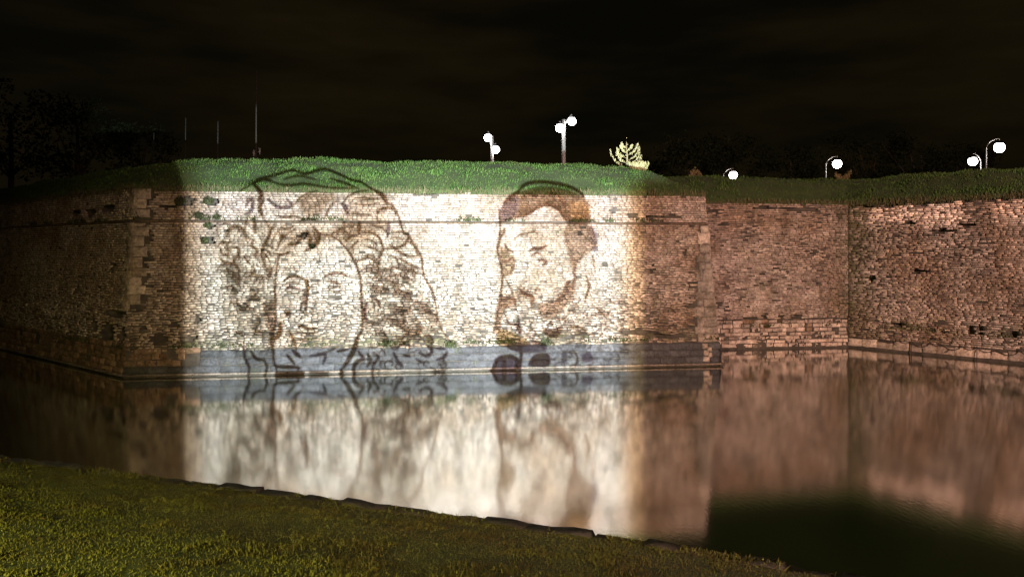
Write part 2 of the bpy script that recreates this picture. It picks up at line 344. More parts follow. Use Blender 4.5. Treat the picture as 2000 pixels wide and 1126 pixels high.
sgn = mth('SIGN', sp.outputs['Z'])      # handle either sign convention of the lamp normal
xs = mth('DIVIDE', mth('MULTIPLY', mth('MULTIPLY', sp.outputs['X'], sgn), -1.0), az)
ys = mth('DIVIDE', mth('MULTIPLY', mth('MULTIPLY', sp.outputs['Y'], sgn), -1.0), az)
cb = ln.new('ShaderNodeCombineXYZ')
ll.new(mth('ADD', mth('MULTIPLY', xs, .5 / TX), .5), cb.inputs[0])
ll.new(mth('ADD', mth('MULTIPLY', ys, .5 / TY), .5), cb.inputs[1])
ti = ln.new('ShaderNodeTexImage'); ti.image = img; ti.extension = 'CLIP'
ll.new(cb.outputs[0], ti.inputs['Vector'])
ll.new(ti.outputs['Color'], em.inputs['Color'])

# warm street light from the road behind the viewer, to the right
def lamp(name, loc, energy, color, size, target=None, ang=None, blend=.5):
    d = bpy.data.lights.new(name, 'SPOT' if target else 'POINT')
    o = bpy.data.objects.new(name, d); COL.objects.link(o); o.location = loc
    d.energy = energy; d.color = color; d.shadow_soft_size = size
    if target:
        o.rotation_euler = (Vector(target) - Vector(loc)).to_track_quat('-Z', 'Y').to_euler()
        d.spot_size = math.radians(ang); d.spot_blend = blend
    return o
lamp("road_light", (14, -19, 10.5), 106000, (1.0, .60, .485), .25, (17.2, 26, 2.3), 80, 1.0)
lamp("path_light", (-5.3, 1.0, 3.1), 4400, (1.0, .88, .24), .2, (-4.6, 5.6, 0.6), 100, .8)

# ------------------------------------------------------------------ helpers
def tag(o, label=None, cat=None, group=None, kind=None):
    if label: o['label'] = label
    if cat: o['category'] = cat
    if group: o['group'] = group
    if kind: o['kind'] = kind
    return o
def mesh_from(name, v, f, mat=None, attrs=None, smooth_=False):
    me = bpy.data.meshes.new(name)
    v = np.asarray(v, np.float32); f = np.asarray(f, np.int32)
    nf, k = f.shape
    me.vertices.add(len(v)); me.vertices.foreach_set('co', v.ravel())
    me.loops.add(nf * k); me.loops.foreach_set('vertex_index', f.ravel())
    me.polygons.add(nf)
    me.polygons.foreach_set('loop_start', np.arange(0, nf * k, k, dtype=np.int32))
    me.polygons.foreach_set('loop_total', np.full(nf, k, np.int32))
    if smooth_: me.polygons.foreach_set('use_smooth', np.ones(nf, bool))
    if attrs is not None:
        a = me.attributes.new('tint', 'FLOAT_COLOR', 'POINT')
        c = np.ones((len(v), 4), np.float32); c[:, :3] = attrs
        a.data.foreach_set('color', c.ravel())
    if mat: me.materials.append(mat)
    me.update(calc_edges=True)
    me.validate()
    return me
def link(name, data, parent=None, loc=None):
    o = bpy.data.objects.new(name, data); COL.objects.link(o)
    if parent is not None: o.parent = parent
    if loc is not None: o.location = loc
    return o
def noise2(x, y, seed=0):
    x = np.asarray(x, float); y = np.asarray(y, float)
    xi = np.floor(x).astype(np.int64); yi = np.floor(y).astype(np.int64)
    xf = x - xi; yf = y - yi
    xf = xf * xf * (3 - 2 * xf); yf = yf * yf * (3 - 2 * yf)
    def h(a, b):
        n = (a * 374761393 + b * 668265263 + seed * 974634777) & 0xffffffff
        n = ((n ^ (n >> 13)) * 1274126177) & 0xffffffff
        return ((n ^ (n >> 16)) & 0xffff) / 65535.0
    return (h(xi, yi) * (1 - xf) + h(xi + 1, yi) * xf) * (1 - yf) + (h(xi, yi + 1) * (1 - xf) + h(xi + 1, yi + 1) * xf) * yf
def fbm(x, y, seed=0, o=3):
    r = 0; a = .5; t = 0
    for k in range(o):
        r = r + a * noise2(np.asarray(x) * 2 ** k, np.asarray(y) * 2 ** k, seed + k); t += a; a *= .55
    return r / t

# ------------------------------------------------------------------ materials
def mat_new(name):
    m = bpy.data.materials.new(name); m.use_nodes = True
    return m, m.node_tree.nodes, m.node_tree.links, m.node_tree.nodes['Principled BSDF']
def nd(n, t, **k):
    x = n.new(t)
    for a, b in k.items(): setattr(x, a, b)
    return x
def mixc(n, l, fac, a, b, mode='MIX'):
    m = n.new('ShaderNodeMix'); m.data_type = 'RGBA'; m.blend_type = mode
    for k, v in ((0, fac), (6, a), (7, b)):
        if isinstance(v, (int, float)): m.inputs[k].default_value = v
        elif isinstance(v, tuple): m.inputs[k].default_value = v
        else: l.new(v, m.inputs[k])
    return m.outputs[2]
def ramp(n, l, src, p0, p1, c0=(0, 0, 0, 1), c1=(1, 1, 1, 1)):
    r = n.new('ShaderNodeValToRGB')
    r.color_ramp.elements[0].position = p0; r.color_ramp.elements[1].position = p1
    r.color_ramp.elements[0].color = c0; r.color_ramp.elements[1].color = c1
    l.new(src, r.inputs[0]); return r.outputs[0]
def wnoise(n, l, scale, detail=3, rough=.6, stretch=None):
    g = n.new('ShaderNodeNewGeometry'); t = n.new('ShaderNodeTexNoise')
    t.inputs['Scale'].default_value = scale; t.inputs['Detail'].default_value = detail; t.inputs['Roughness'].default_value = rough
    if stretch:
        mp = n.new('ShaderNodeMapping'); mp.inputs['Scale'].default_value = stretch
        l.new(g.outputs['Position'], mp.inputs[0]); l.new(mp.outputs[0], t.inputs['Vector'])
    else: l.new(g.outputs['Position'], t.inputs['Vector'])
    return t.outputs['Fac']
def masonry(name, ca, cb, cc, moss=.5, rough=.9):
    """colour from each piece's own tint (r: value, g: hue) with stains over many pieces"""
    m, n, l, b = mat_new(name)
    at = nd(n, 'ShaderNodeAttribute', attribute_name='tint')
    sx = n.new('ShaderNodeSeparateXYZ'); l.new(at.outputs['Vector'], sx.inputs[0])
    base = mixc(n, l, sx.outputs[1], ca, cb)
    base = mixc(n, l, ramp(n, l, wnoise(n, l, .55, 4), .42, .62), base, cc)
    v = n.new('ShaderNodeHueSaturation'); l.new(base, v.inputs['Color']); 
    mv = n.new('ShaderNodeMath'); mv.operation = 'MULTIPLY'; l.new(sx.outputs[0], mv.inputs[0])
    spk = ramp(n, l, wnoise(n, l, 14, 3, .7), .30, .60, (.55, .55, .55, 1), (1.12, 1.12, 1.12, 1)); l.new(spk, mv.inputs[1])
    l.new(mv.outputs[0], v.inputs['Value'])
    col = v.outputs[0]
    mot = ramp(n, l, wnoise(n, l, 4.5, 4, .7, (1, 1, 1.6)), .34, .66, (.52, .50, .47, 1), (1.22, 1.18, 1.14, 1))
    col = mixc(n, l, .8, col, mot, 'MULTIPLY')
    # dark weather stains and moss
    st = ramp(n, l, wnoise(n, l, 1.6, 5, .65, (1, 1, .55)), .50, .68)
    col = mixc(n, l, st, col, mixc(n, l, 1.0, col, (.55, .50, .44, 1), 'MULTIPLY'))
    ms = ramp(n, l, wnoise(n, l, 2.7, 5, .7), .56 , .70)
    mm = n.new('ShaderNodeMath'); mm.operation = 'MULTIPLY'; l.new(ms, mm.inputs[0]); mm.inputs[1].default_value = moss
    col = mixc(n, l, mm.outputs[0], col, (.055, .065, .02, 1))
    col = mixc(n, l, sx.outputs[2], col, (.07, .075, .03, 1))
    l.new(col, b.inputs['Base Color']); b.inputs['Roughness'].default_value = rough
    b.inputs['Specular IOR Level'].default_value = .25
    bp = n.new('ShaderNodeBump'); bp.inputs['Strength'].default_value = .7; bp.inputs['Distance'].default_value = .02
    l.new(wnoise(n, l, 30, 4, .7), bp.inputs['Height']); l.new(bp.outputs[0], b.inputs['Normal'])
    return m
M_BRICK = masonry("old_brick", (.44, .36, .31, 1), (.50, .45, .39, 1), (.36, .27, .20, 1), .55)
M_PALE = masonry("pale_stone", (.52, .44, .38, 1), (.46, .37, .30, 1), (.50, .43, .36, 1), .25)
M_CORN = masonry("corner_stone", (.24, .21, .18, 1), (.30, .24, .19, 1), (.20, .18, .16, 1), .5)
M_BLUE = masonry("blue_grey_stone", (.040, .042, .047, 1), (.085, .086, .090, 1), (.052, .053, .058, 1), .4, .7)
M_BROWN = masonry("brown_stone", (.26, .17, .12, 1), (.20, .15, .09, 1), (.19, .13, .09, 1), .55)
m, n, l, b = mat_new("joint_mortar"); M_MORT = m
c = mixc(n, l, ramp(n, l, wnoise(n, l, 3, 4), .35, .7), (.030, .025, .020, 1), (.08, .068, .052, 1))
l.new(c, b.inputs['Base Color']); b.inputs['Roughness'].default_value = 1
m, n, l, b = mat_new("soil"); M_SOIL = m   # mossy turf under the blades
c = mixc(n, l, ramp(n, l, wnoise(n, l, 2.2, 5), .35, .7), (.030, .050, .012, 1), (.052, .078, .020, 1))
l.new(c, b.inputs['Base Color']); b.inputs['Roughness'].default_value = 1
def grass_mat(name, c0, c1, c2):
    m, n, l, b = mat_new(name)
    at = nd(n, 'ShaderNodeAttribute', attribute_name='tint')
    sx = n.new('ShaderNodeSeparateXYZ'); l.new(at.outputs['Vector'], sx.inputs[0])
    c = mixc(n, l, sx.outputs[0], c0, c1)
    c = mixc(n, l, ramp(n, l, wnoise(n, l, 1.1, 4), .45, .70), c, c2)
    l.new(c, b.inputs['Base Color']); b.inputs['Roughness'].default_value = .75
    b.inputs['Specular IOR Level'].default_value = .2
    return m
M_GRASS = grass_mat("bank_grass", (.026, .064, .012, 1), (.078, .145, .032, 1), (.066, .095, .026, 1))
M_LAWN = grass_mat("lawn_grass", (.060, .066, .014, 1), (.13, .13, .030, 1), (.080, .066, .022, 1))
M_DRY = grass_mat("hanging_grass", (.13, .11, .06, 1), (.05, .065, .02, 1), (.09, .08, .04, 1))
M_LEAF = grass_mat("dark_leaves", (.015, .022, .008, 1), (.03, .04, .014, 1), (.02, .03, .01, 1))
M_SAPL = grass_mat("yellow_leaves", (.50, .48, .24, 1), (.62, .60, .34, 1), (.5, .5, .25, 1))
M_SAPD = grass_mat("dull_leaves", (.12, .09, .04, 1), (.2, .16, .07, 1), (.14, .11, .05, 1))
M_WEED = grass_mat("weed_leaves", (.025, .030, .012, 1), (.065, .075, .03, 1), (.035, .038, .018, 1))
def plain(name, col, rough=.6, metal=0.0, em=None, es=0):
    m, n, l, b = mat_new(name)
    nz = ramp(n, l, wnoise(n, l, 9, 3), .3, .75, tuple(x * .75 for x in col[:3]) + (1,), col)
    l.new(nz, b.inputs['Base Color']); b.inputs['Roughness'].default_value = rough; b.inputs['Metallic'].default_value = metal
    if em:
        b.inputs['Emission Color'].default_value = em; b.inputs['Emission Strength'].default_value = es
    return m
M_BARK = plain("bark", (.10, .075, .05, 1), .9)
M_POLE = plain("galvanised_pole", (.34, .34, .33, 1), .5, .2)
M_GLOBE = plain("lit_diffuser", (.8, .8, .8, 1), .4, 0, (1.0, .93, .90, 1), 30)
M_DULL = plain("dull_pole", (.045, .038, .028, 1), .8)
M_BLACK = plain("dark_metal", (.03, .03, .03, 1), .5)
M_CABLE = plain("rusty_iron", (.035, .025, .02, 1), .8)
m, n, l, b = mat_new("moat_water"); M_WATER = m
b.inputs['Base Color'].default_value = (.006, .020, .003, 1)
b.inputs['Roughness'].default_value = .045
b.inputs['IOR'].default_value = 1.33
gl = n.new('ShaderNodeBsdfGlossy'); gl.inputs['Roughness'].default_value = .085
gl.inputs['Color'].default_value = (.92, .93, .92, 1)
lw = n.new('ShaderNodeFresnel'); lw.inputs['IOR'].default_value = 2.6
mx = n.new('ShaderNodeMixShader')
g = n.new('ShaderNodeNewGeometry'); mp = n.new('ShaderNodeMapping'); mp.inputs['Scale'].default_value = (3.0, 1.1, 1)
t1 = n.new('ShaderNodeTexNoise'); t1.inputs['Scale'].default_value = 6; t1.inputs['Detail'].default_value = 4; t1.inputs['Roughness'].default_value = .55
l.new(g.outputs['Position'], mp.inputs[0]); l.new(mp.outputs[0], t1.inputs['Vector'])
bp = n.new('ShaderNodeBump'); bp.inputs['Strength'].default_value = .16; bp.inputs['Distance'].default_value = .004
l.new(t1.outputs['Fac'], bp.inputs['Height'])
l.new(bp.outputs[0], b.inputs['Normal']); l.new(bp.outputs[0], gl.inputs['Normal']); l.new(bp.outputs[0], lw.inputs['Normal'])
out = [x for x in n if x.type == 'OUTPUT_MATERIAL'][0]
mr = n.new('ShaderNodeMapRange'); mr.inputs['To Min'].default_value = .42; l.new(lw.outputs[0], mr.inputs['Value']); l.new(mr.outputs[0], mx.inputs[0]); l.new(b.outputs[0], mx.inputs[1]); l.new(gl.outputs[0], mx.inputs[2]); l.new(mx.outputs[0], out.inputs[0])

# ------------------------------------------------------------------ water
v = [(-90, -30, 0), (90, -30, 0), (90, 60, 0), (-90, 60, 0)]
wat = link('water', mesh_from('water', v, [(0, 1, 2, 3)], M_WATER)); tag(wat, kind='structure')

# ------------------------------------------------------------------ masonry pieces
def stone_mesh(name, mat, seed, rough=.12, tint=(1, .5, 0), n=3):
    """unit block x 0..1, z 0..1, y 0 (face) .. 1 (back); rounded, uneven face"""
    r = np.random.default_rng(seed)
    vs, fs = [], []
    g = n + 1
    for j in range(g):
        for i in range(g):
            e = (i in (0, n)) or (j in (0, n))
            y = (.10 if e else 0.0) + r.uniform(-rough, rough) * (.5 if e else .9)
            x = i / n + r.uniform(-.04, .04); z = j / n + r.uniform(-.05, .05)
            vs.append((x, y, z))
    for j in range(n):
        for i in range(n):
            a = j * g + i; fs.append((a, a + 1, a + 1 + g, a + g))
    ring = [i for i in range(g)] + [j * g + n for j in range(1, g)] + [n * g + i for i in range(n - 1, -1, -1)] + [j * g for j in range(n - 1, 0, -1)]
    b0 = len(vs)
    for k in ring: vs.append((vs[k][0], 1.0, vs[k][2]))
    L = len(ring)
    for k in range(L):
        a, c = ring[k], ring[(k + 1) % L]
        fs.append((c, a, b0 + k, b0 + (k + 1) % L))
    return mesh_from(name, vs, fs, mat, np.tile(np.array(tint), (len(vs), 1)))

def frame(i, s, z, off):
    """matrix placing a unit piece: x along the wall, y into the wall, z up the batter"""
    d = (P[i + 1] - P[i]) / LEN[i]
    nn = Vector((NW[i][0], NW[i][1], BAT / H)).normalized()
    X = Vector((d[0], d[1], 0)); Y = -nn; Z = X.cross(Y)
    p = wpos(i, s, z, off)
    return p, Matrix((X, Y, Z)).transposed()

VARS = {}
def variants(kind, mat, cnt, rough, n=3, lo=.6, hi=1.25):
    key = kind
    if key not in VARS:
        r = random.Random(len(kind) * 13 + cnt)
        VARS[key] = [stone_mesh(kind, mat, 100 + k, rough, (r.uniform(lo, hi), r.random(), 0), n) for k in range(cnt)]
    return VARS[key]

def place_piece(name, me, root, i, s, z, w, h, depth, off, roll=0.0):
    p, R3 = frame(i, s, z, off)
    o = bpy.data.objects.new(name, me); COL.objects.link(o); o.parent = root
    if roll: R3 = R3 @ Matrix.Rotation(roll, 3, 'Y')
    Mx = R3.to_4x4() @ Matrix.Diagonal((w, depth, h, 1))
    Mx.translation = Vector(p) - root.location
    o.matrix_basis = Mx
    return o

TOPN = lambda i, s: 5.47 - (.02, .10, .05, .03, .16)[i] * fbm(s * 1.3 + i * 31, s * 0, 5 + i) - (.02, .05, .05, .05, .16)[i] * noise2(s * 5, s * 0 + i * 3, 44)
COURSE = .070
def holes_of(i):
    """missing or rotted patches: run s, height z, half width, half height"""
    L = LEN[i]
    if i == 1:
        H_ = [(1.35, 5.05, .30, .13), (2.15, 5.06, .22, .10), (2.15, 4.35, .16, .08), (2.1, 3.9, .18, .11), (.9, 4.9, .25, .07), (1.9, 1.6, .10, .10), (4.9, 4.05, .13, .10),
              (.9, 1.1, .26, .12), (1.75, 1.12, .16, .09), (.4, 1.35, .14, .08), (1.3, 1.5, .1, .07), (17.0, 2.55, .07, .11), (16.98, 2.2, .06, .09), (16.95, 1.85, .10, .10), (17.0, 1.45, .08, .06), (17.02, 1.1, .05, .14), (17.1, 3.0, .05, .07), (15.3, 4.75, .2, .07), (14.7, 4.9, .13, .1), (15.9, 4.68, .3, .06), (16.6, 4.7, .3, .06),
              (15.2, 1.05, .5, .06), (16.2, .98, .5, .07), (17.0, 3.6, .1, .1), (14.2, 3.2, .08, .08), (15.8, 3.0, .08, .07), (13.5, 4.15, .12, .08)]
    elif i == 0:
        H_ = [(L - .35, 1.15, .25, .3), (L - 1.3, 1.2, .5, .28), (L - 2.3, 1.35, .25, .2), (L - .8, 1.75, .5, .12), (L - 1.9, 4.9, .5, .12), (L - 3.2, 4.8, .4, .15), (L - 4.4, 4.85, .4, .12), (L - 1.2, 3.2, .15, .12), (L - 2.6, 2.9, .16, .1), (L - 3.8, 2.4, .2, .14)]
    elif i == 3:
        H_ = [(1.0, 5.1, .12, .1), (1.2, 4.6, .2, .08), (2.6, 5.22, .4, .07), (3.6, 5.2, .4, .06), (4.3, 5.18, .35, .07), (.6, 3.7, .1, .12), (1.9, 1.1, .25, .12), (2.5, 1.0, .12, .3), (2.7, .8, .08, .15), (3.1, .95, .08, .3), (3.7, 1.15, .12, .12), (4.2, .7, .08, .2), (.5, 2.0, .12, .2), (.75, 1.7, .1, .15), (1.0, 1.5, .1, .1)]
    elif i == 4:
        H_ = [(2.6, 2.9, .28, .07), (.9, 2.6, .14, .1), (2.3, 4.6, .3, .06), (3.4, 4.3, .35, .08), (4.2, 4.5, .3, .07), (4.3, .9, .07, .25), (4.6, .95, .06, .2), (5.6, .9, .1, .12), (6.2, .95, .2, .1), (1.9, 1.0, .2, .08)]
    else: H_ = []
    return H_
def hole_mask(i, s, z):
    m = np.zeros(np.shape(s))
    for (a, b_, ra, rb) in holes_of(i):
        d = ((s - a) / ra) ** 2 + ((z - b_) / rb) ** 2 + .5 * (noise2(s * 9, z * 11, 71) - .5)
        m = np.maximum(m, np.clip(1.6 - d, 0, 1))
    return m

ZB = {0: .95, 1: .76, 2: .76, 3: 1.12, 4: .42}       # where the brickwork starts above the foundation
LAB = {0: "dim brown brick rampart wall running off into the dark at far left",
       1: "long brick rampart wall standing in water, lit with two projected portraits",
       2: "short return wall of the bastion corner behind the portraits wall",
       3: "reddish brick wall set back between bastion corner and right wall",
       4: "rough weathered brick wall at right, running towards the viewer"}
for i in range(5):
    L = LEN[i]
    mid = wpos(i, L / 2, 0.0)
    root = link('rampart_wall', None, loc=Vector(mid)); tag(root, LAB[i], 'wall', 'rampart walls round the moat')
    o3 = np.array(mid)
    # core of dark mortar behind the pieces, sunk deep where masonry has fallen out
    nx, nz = int(L / .07), 78
    S, Z = np.meshgrid(np.linspace(0, L, nx), np.linspace(-.6, 5.50, nz))
    s, z = S.ravel(), Z.ravel()
    z = np.where(z > 5.2, np.minimum(z, TOPN(i, s) - .02), z)
    dep = -.026 - .016 * noise2(s * 8, z * 10, 3) - .32 * hole_mask(i, s, z) * (z > .4)
    V = wpos(i, s, z, dep) - o3
    idx = np.arange(nx * nz).reshape(nz, nx)
    Fq = np.stack([idx[:-1, :-1], idx[:-1, 1:], idx[1:, 1:], idx[1:, :-1]], -1).reshape(-1, 4)
    core = link('wall_core', mesh_from('wall_core', V, Fq, M_MORT), root)
    # brick courses
    bs = []
    if i in (0, 1, 2):                       # the string course and its groove run between the two
        k1 = int(round((4.44 - ZB[i]) / COURSE)); zlist = [ZB[i] + (4.44 - ZB[i]) / k1 * k for k in range(k1)] + [4.515 + COURSE * k for k in range(14)]
    else: zlist = [ZB[i] + COURSE * k for k in range(int((5.5 - ZB[i]) / COURSE))]
    for c_, zc in enumerate(zlist):
        s0 = -.11 * (c_ % 2) + random.uniform(-.03, .03)
        while s0 < L:
            w = random.choice((.18, .18, .15, .10)) * random.uniform(.8, 1.2) * (1, 1, 1, 1.15, random.choice((1, 1.5, 2.2)))[i]
            a, b_ = max(s0, .0), min(s0 + w, L)
            if b_ - a > .04: bs.append((a, zc, b_ - a))
            s0 += w + .012
    bs = np.array(bs)
    sc_, zc_ = bs[:, 0] + bs[:, 2] / 2, bs[:, 1] + COURSE / 2
    ero = np.clip(1.1 - (zc_ - .8) / 3.2, .15, 1.0) if i in (0, 1, 2) else np.clip(-.35 + 1.5 * fbm(sc_ * .9, zc_ * .9, 9), .10, .8)
    zw = .05 * (noise2(sc_ * 1.3, zc_ * .9, 21) - .5) * ero * 2 + .07 * ero * (noise2(sc_ * 4, zc_ * 4, 22) - .5)
    miss = (hole_mask(i, sc_, zc_) > .45) | (rng.random(len(bs)) < .035 * ero) | (fbm(sc_ * 5, zc_ * 6.5, 33) > .86 - .07 * ero)
    miss |= (zc_ + COURSE * .6 > TOPN(i, sc_))
    # whole runs of brick lost behind the quoins
    if i == 1: miss |= (sc_ < .42 + .12 * (np.floor(zc_ / .3) % 2)) & (zc_ > 1.92)
    if i == 1: miss |= (sc_ > L - .25 - .42 * np.clip((4.43 - zc_) / 3, 0, 1) - .05 * (np.floor(zc_ / .34) % 2)) & (zc_ < 4.45)
    keep = ~miss
    bs, sc_, zc_, ero, zw = bs[keep], sc_[keep], zc_[keep], ero[keep], zw[keep]
    N = len(bs)
    off = rng.uniform(-.012, .010, N) * (1 + 1.2 * ero) + .012 * (fbm(sc_ * 1.5, zc_ * 1.5, 40) - .5) * ero * 2
    hh = COURSE * (1 - rng.uniform(.14, .24, N) - .46 * ero * rng.random(N) ** 1.5)
    ww = bs[:, 2] * (1 - .30 * ero * rng.random(N) ** 1.5)
    val = np.clip(rng.normal(.95, .15, N) - .45 * ero * (rng.random(N) < .24), .22, 1.6)
    if i in (3, 4):
        val *= .72 + .62 * fbm(sc_ * 1.6, zc_ * 2.4, 66) + .35 * (fbm(sc_ * 6, zc_ * 9, 67) - .5)
        val = np.where(rng.random(N) < .07, val * .35, val)
    if i == 4:   # pale patches of old render high on the right wall, lighter stones below
        pt = np.clip((fbm(sc_ * 1.1 + 3, zc_ * 2.2, 61) - .44) * 9, 0, 1) * np.clip((zc_ - 4.35) * 3, 0, 1)
        val = val * (1 + 1.3 * pt)
    if i == 1:
        val *= 1 - .45 * np.clip((zc_ - 5.2) * 4, 0, 1) * (noise2(sc_ * 3, zc_ * 3, 55) > .45)
    hue = np.clip(rng.normal(.5, .3, N), 0, 1)
    # how mossy each brick is: damp corner, foot of the walls, ledges
    mz = np.clip(1 - np.abs(zc_ - .95) / .30, 0, 1) * (fbm(sc_ * 1.1, zc_ * 2, 120) > .48) * .8
    if i == 4: mz = np.maximum(mz, np.clip(1.15 - sc_ / 1.5, 0, 1) * fbm(sc_ * 2.2, zc_ * 1.6, 121) * 1.3)
    if i == 3: mz = np.maximum(mz, np.clip(1.0 - (LEN[3] - sc_) / .8, 0, 1) * fbm(sc_ * 2.2, zc_ * 1.6, 122))
    if i == 0: mz = np.maximum(mz, .35 * fbm(sc_ * 1.2, zc_ * 1.6, 123))
    mz = np.clip(mz * rng.uniform(.4, 1.3, N), 0, .9)
    # pick the 300 that show largest
    cp = wpos(i, sc_, zc_ + zw)
    pu, pv = photo_px(cp)
    size = ww * (F / cp[:, 1]) * hh * (F / cp[:, 1])
    facing = np.abs((cp[:, :2] * -NW[i]).sum(1)) / np.linalg.norm(cp[:, :2], axis=1)
    size = size * facing * ((pu > 2) & (pu < 1998) & (pv > 2))
    if i == 2: size *= 0
    size = size * (mz < .12)
    order = np.argsort(-size)[:300 if i != 2 else 0]
    part = np.zeros(N, bool); part[order] = size[order] > 0
    BV = variants('brick', M_BRICK, 40, .08, 2, .62, 1.28)
    bval = np.array([me.attributes['tint'].data[0].color[0] for me in BV])
    for k in np.nonzero(part)[0]:
        cand = np.argsort(np.abs(bval - val[k]))[:5]
        place_piece('brick', BV[int(cand[k % 5])], root, i, bs[k, 0], bs[k, 1] + zw[k], ww[k], hh[k], .10, off[k], random.uniform(-.03, .03) * ero[k])
    r_ = ~part
    A, Zz, W_, H_, O_, E_ = bs[r_, 0], bs[r_, 1] + zw[r_], ww[r_], hh[r_], off[r_], ero[r_]
    n_ = len(A)
    j = lambda a: rng.uniform(-a, a, n_)
    vs = np.zeros((n_, 8, 3))
    for q_, (fx_, fz_) in enumerate(((0, 0), (1, 0), (1, 1), (0, 1))):
        ss = np.clip(A + fx_ * W_ + j(.022) * E_, 0, L); zz = Zz + fz_ * H_ + j(.015) * E_
        vs[:, q_] = wpos(i, ss, zz, O_ + j(.007) * E_)
        vs[:, q_ + 4] = wpos(i, ss, zz, np.full(n_, -.10))
    base = (np.arange(n_) * 8)[:, None]
    Fs = np.concatenate([base + np.array(f) for f in ((0, 1, 2, 3), (1, 0, 4, 5), (2, 1, 5, 6), (3, 2, 6, 7), (0, 3, 7, 4))])
    att = np.zeros((n_, 8, 3)); att[:, :, 0] = val[r_][:, None]; att[:, :, 1] = hue[r_][:, None]; att[:, :, 2] = mz[r_][:, None]
    o = link('brick_courses', mesh_from('brick_courses', vs.reshape(-1, 3) - o3, Fs, M_BRICK, att.reshape(-1, 3)), root); o['kind'] = 'stuff'
    # foundation
    if i in (1, 2):
        SV = variants('foundation_stone', M_BLUE, 14, .05, 3, .8, 1.3)
        for row, (z0, hgt) in enumerate(((.10, .205), (.315, .205), (.53, .215))):
            s0 = random.uniform(0, .3)
            s0 = 0
            while s0 < L - .05:
                w = min(random.uniform(.42, .85), L - s0)
                if L - s0 - w < .2: w = L - s0
                if not (i == 1 and s0 < 1.7 and row > 0):
                    place_piece('foundation_stone', random.choice(SV), root, i, s0, z0, w - .012, hgt - .010, .12, random.uniform(.030, .042))
                s0 += w
        if i == 1:   # rougher brown footing near the left corner
            RV = variants('footing_stone', M_BROWN, 12, .25, 3, .7, 1.4)
            for row, z0 in enumerate((.32, .50, .66)):
                s0 = .02 + .1 * row
                while s0 < 1.7:
                    w = random.uniform(.18, .42)
                    if random.random() > .15: place_piece('footing_stone', random.choice(RV), root, i, s0, z0, w - .02, .16, .14, random.uniform(-.02, .04), random.uniform(-.06, .06))
                    s0 += w
        # pale ledge at the water
        LV = variants('ledge_stone', M_CORN, 8, .04, 2, .75, 1.05)
        s0 = 0
        while s0 < L - .01:
            w = min(random.uniform(.7, 1.2), L - s0)
            if L - s0 - w < .35: w = L - s0
            place_piece('ledge_stone', random.choice(LV), root, i, s0, .045, w - .008, .055, .16, .085)
            s0 += w
    elif i == 0:
        RV = variants('footing_stone', M_BROWN, 12, .25, 3, .7, 1.4)
        for row in range(5):
            s0 = .2 * random.random()
            while s0 < L - .1:
                w = min(random.uniform(.25, .6), L - s0)
                if random.random() > .06: place_piece('footing_stone', random.choice(RV), root, i, s0, .10 + row * .175, w - .02, .165, .14, random.uniform(-.02, .05), random.uniform(-.04, .04))
                s0 += w
        LV = variants('ledge_stone', M_CORN, 8, .04, 2, .75, 1.05)
        s0 = 0
        while s0 < L - .01:
            w = min(random.uniform(.7, 1.2), L - s0)
            if L - s0 - w < .35: w = L - s0
            place_piece('ledge_stone', random.choice(LV), root, i, s0, .045, w - .008, .055, .16, .085)
            s0 += w
    elif i == 3:
        RV = variants('pale_rubble_stone', M_PALE, 16, .3, 3, .6, 1.25)
        zc = .08; BKV = variants('backing_stone', M_BROWN, 8, .25, 2, .5, 1.2)
        for row in range(8):
            hgt = random.uniform(.10, .16)
            if zc + hgt > 1.15: break
            s0 = .05 * random.random()
            while s0 < L - .1:
                w = min(random.uniform(.12, .42), L - s0)
                big = hole_mask(3, np.array([s0 + w / 2]), np.array([zc + .06]))[0]
                place_piece('backing_stone', random.choice(BKV), root, i, s0, zc, w - .01, hgt - .008, .12, random.uniform(-.09, -.05))
                if random.random() > .05 and big < .5:
                    place_piece('rubble_stone', random.choice(RV), root, i, s0, zc + random.uniform(-.01, .01), w - random.uniform(.015, .05), hgt - random.uniform(.012, .035), .12, random.uniform(-.03, .04), random.uniform(-.05, .05))
                s0 += w
            zc += hgt
    else:
        RV = variants('pale_rubble_stone', M_PALE, 16, .3, 3, .6, 1.25)
        s0 = 0
        while s0 < L - .1:
            w = min(random.uniform(.38, .62), L - s0)
            hgt = .26 + .05 * math.sin(s0 * 5)
            place_piece('base_slab', random.choice(RV), root, i, s0, .09, w - .02, hgt, .14, random.uniform(0, .035), random.uniform(-.03, .03))
            s0 += w
    # string course with a groove above it
    if i in (0, 1, 2):
        CV = variants('string_course_stone', M_BROWN, 10, .05, 2, .7, 1.1)
        s0 = 0
        while s0 < L - .01:
            w = min(random.uniform(.5, .9), L - s0)
            if L - s0 - w < .3: w = L - s0
            place_piece('string_course_stone', random.choice(CV), root, i, s0, 4.447, w - .006, .034, .14, random.uniform(.022, .032))
            s0 += w
    # corner stones
    if i == 1:
        QV = variants('quoin', M_PALE, 14, .12, 3, .62, .95)
        z0 = .95; k = 0
        while z0 < 5.35:
            hq = random.uniform(.24, .34)
            if z0 < 4.43 < z0 + hq: hq = 4.42 - z0
            if abs(z0 - 4.42) < .02: z0 = 4.57; continue
            hq = min(hq, 5.44 - z0)
            if z0 > 1.9:
                place_piece('quoin', random.choice(QV), root, i, 0.0, z0, (.46 if k % 2 else .34) - .015, hq - .015, .2, .018)
            z0 += hq; k += 1
        z0 = .76; k = 0
        CQ = variants('corner_stone', M_CORN, 12, .10, 3, .75, 1.2)
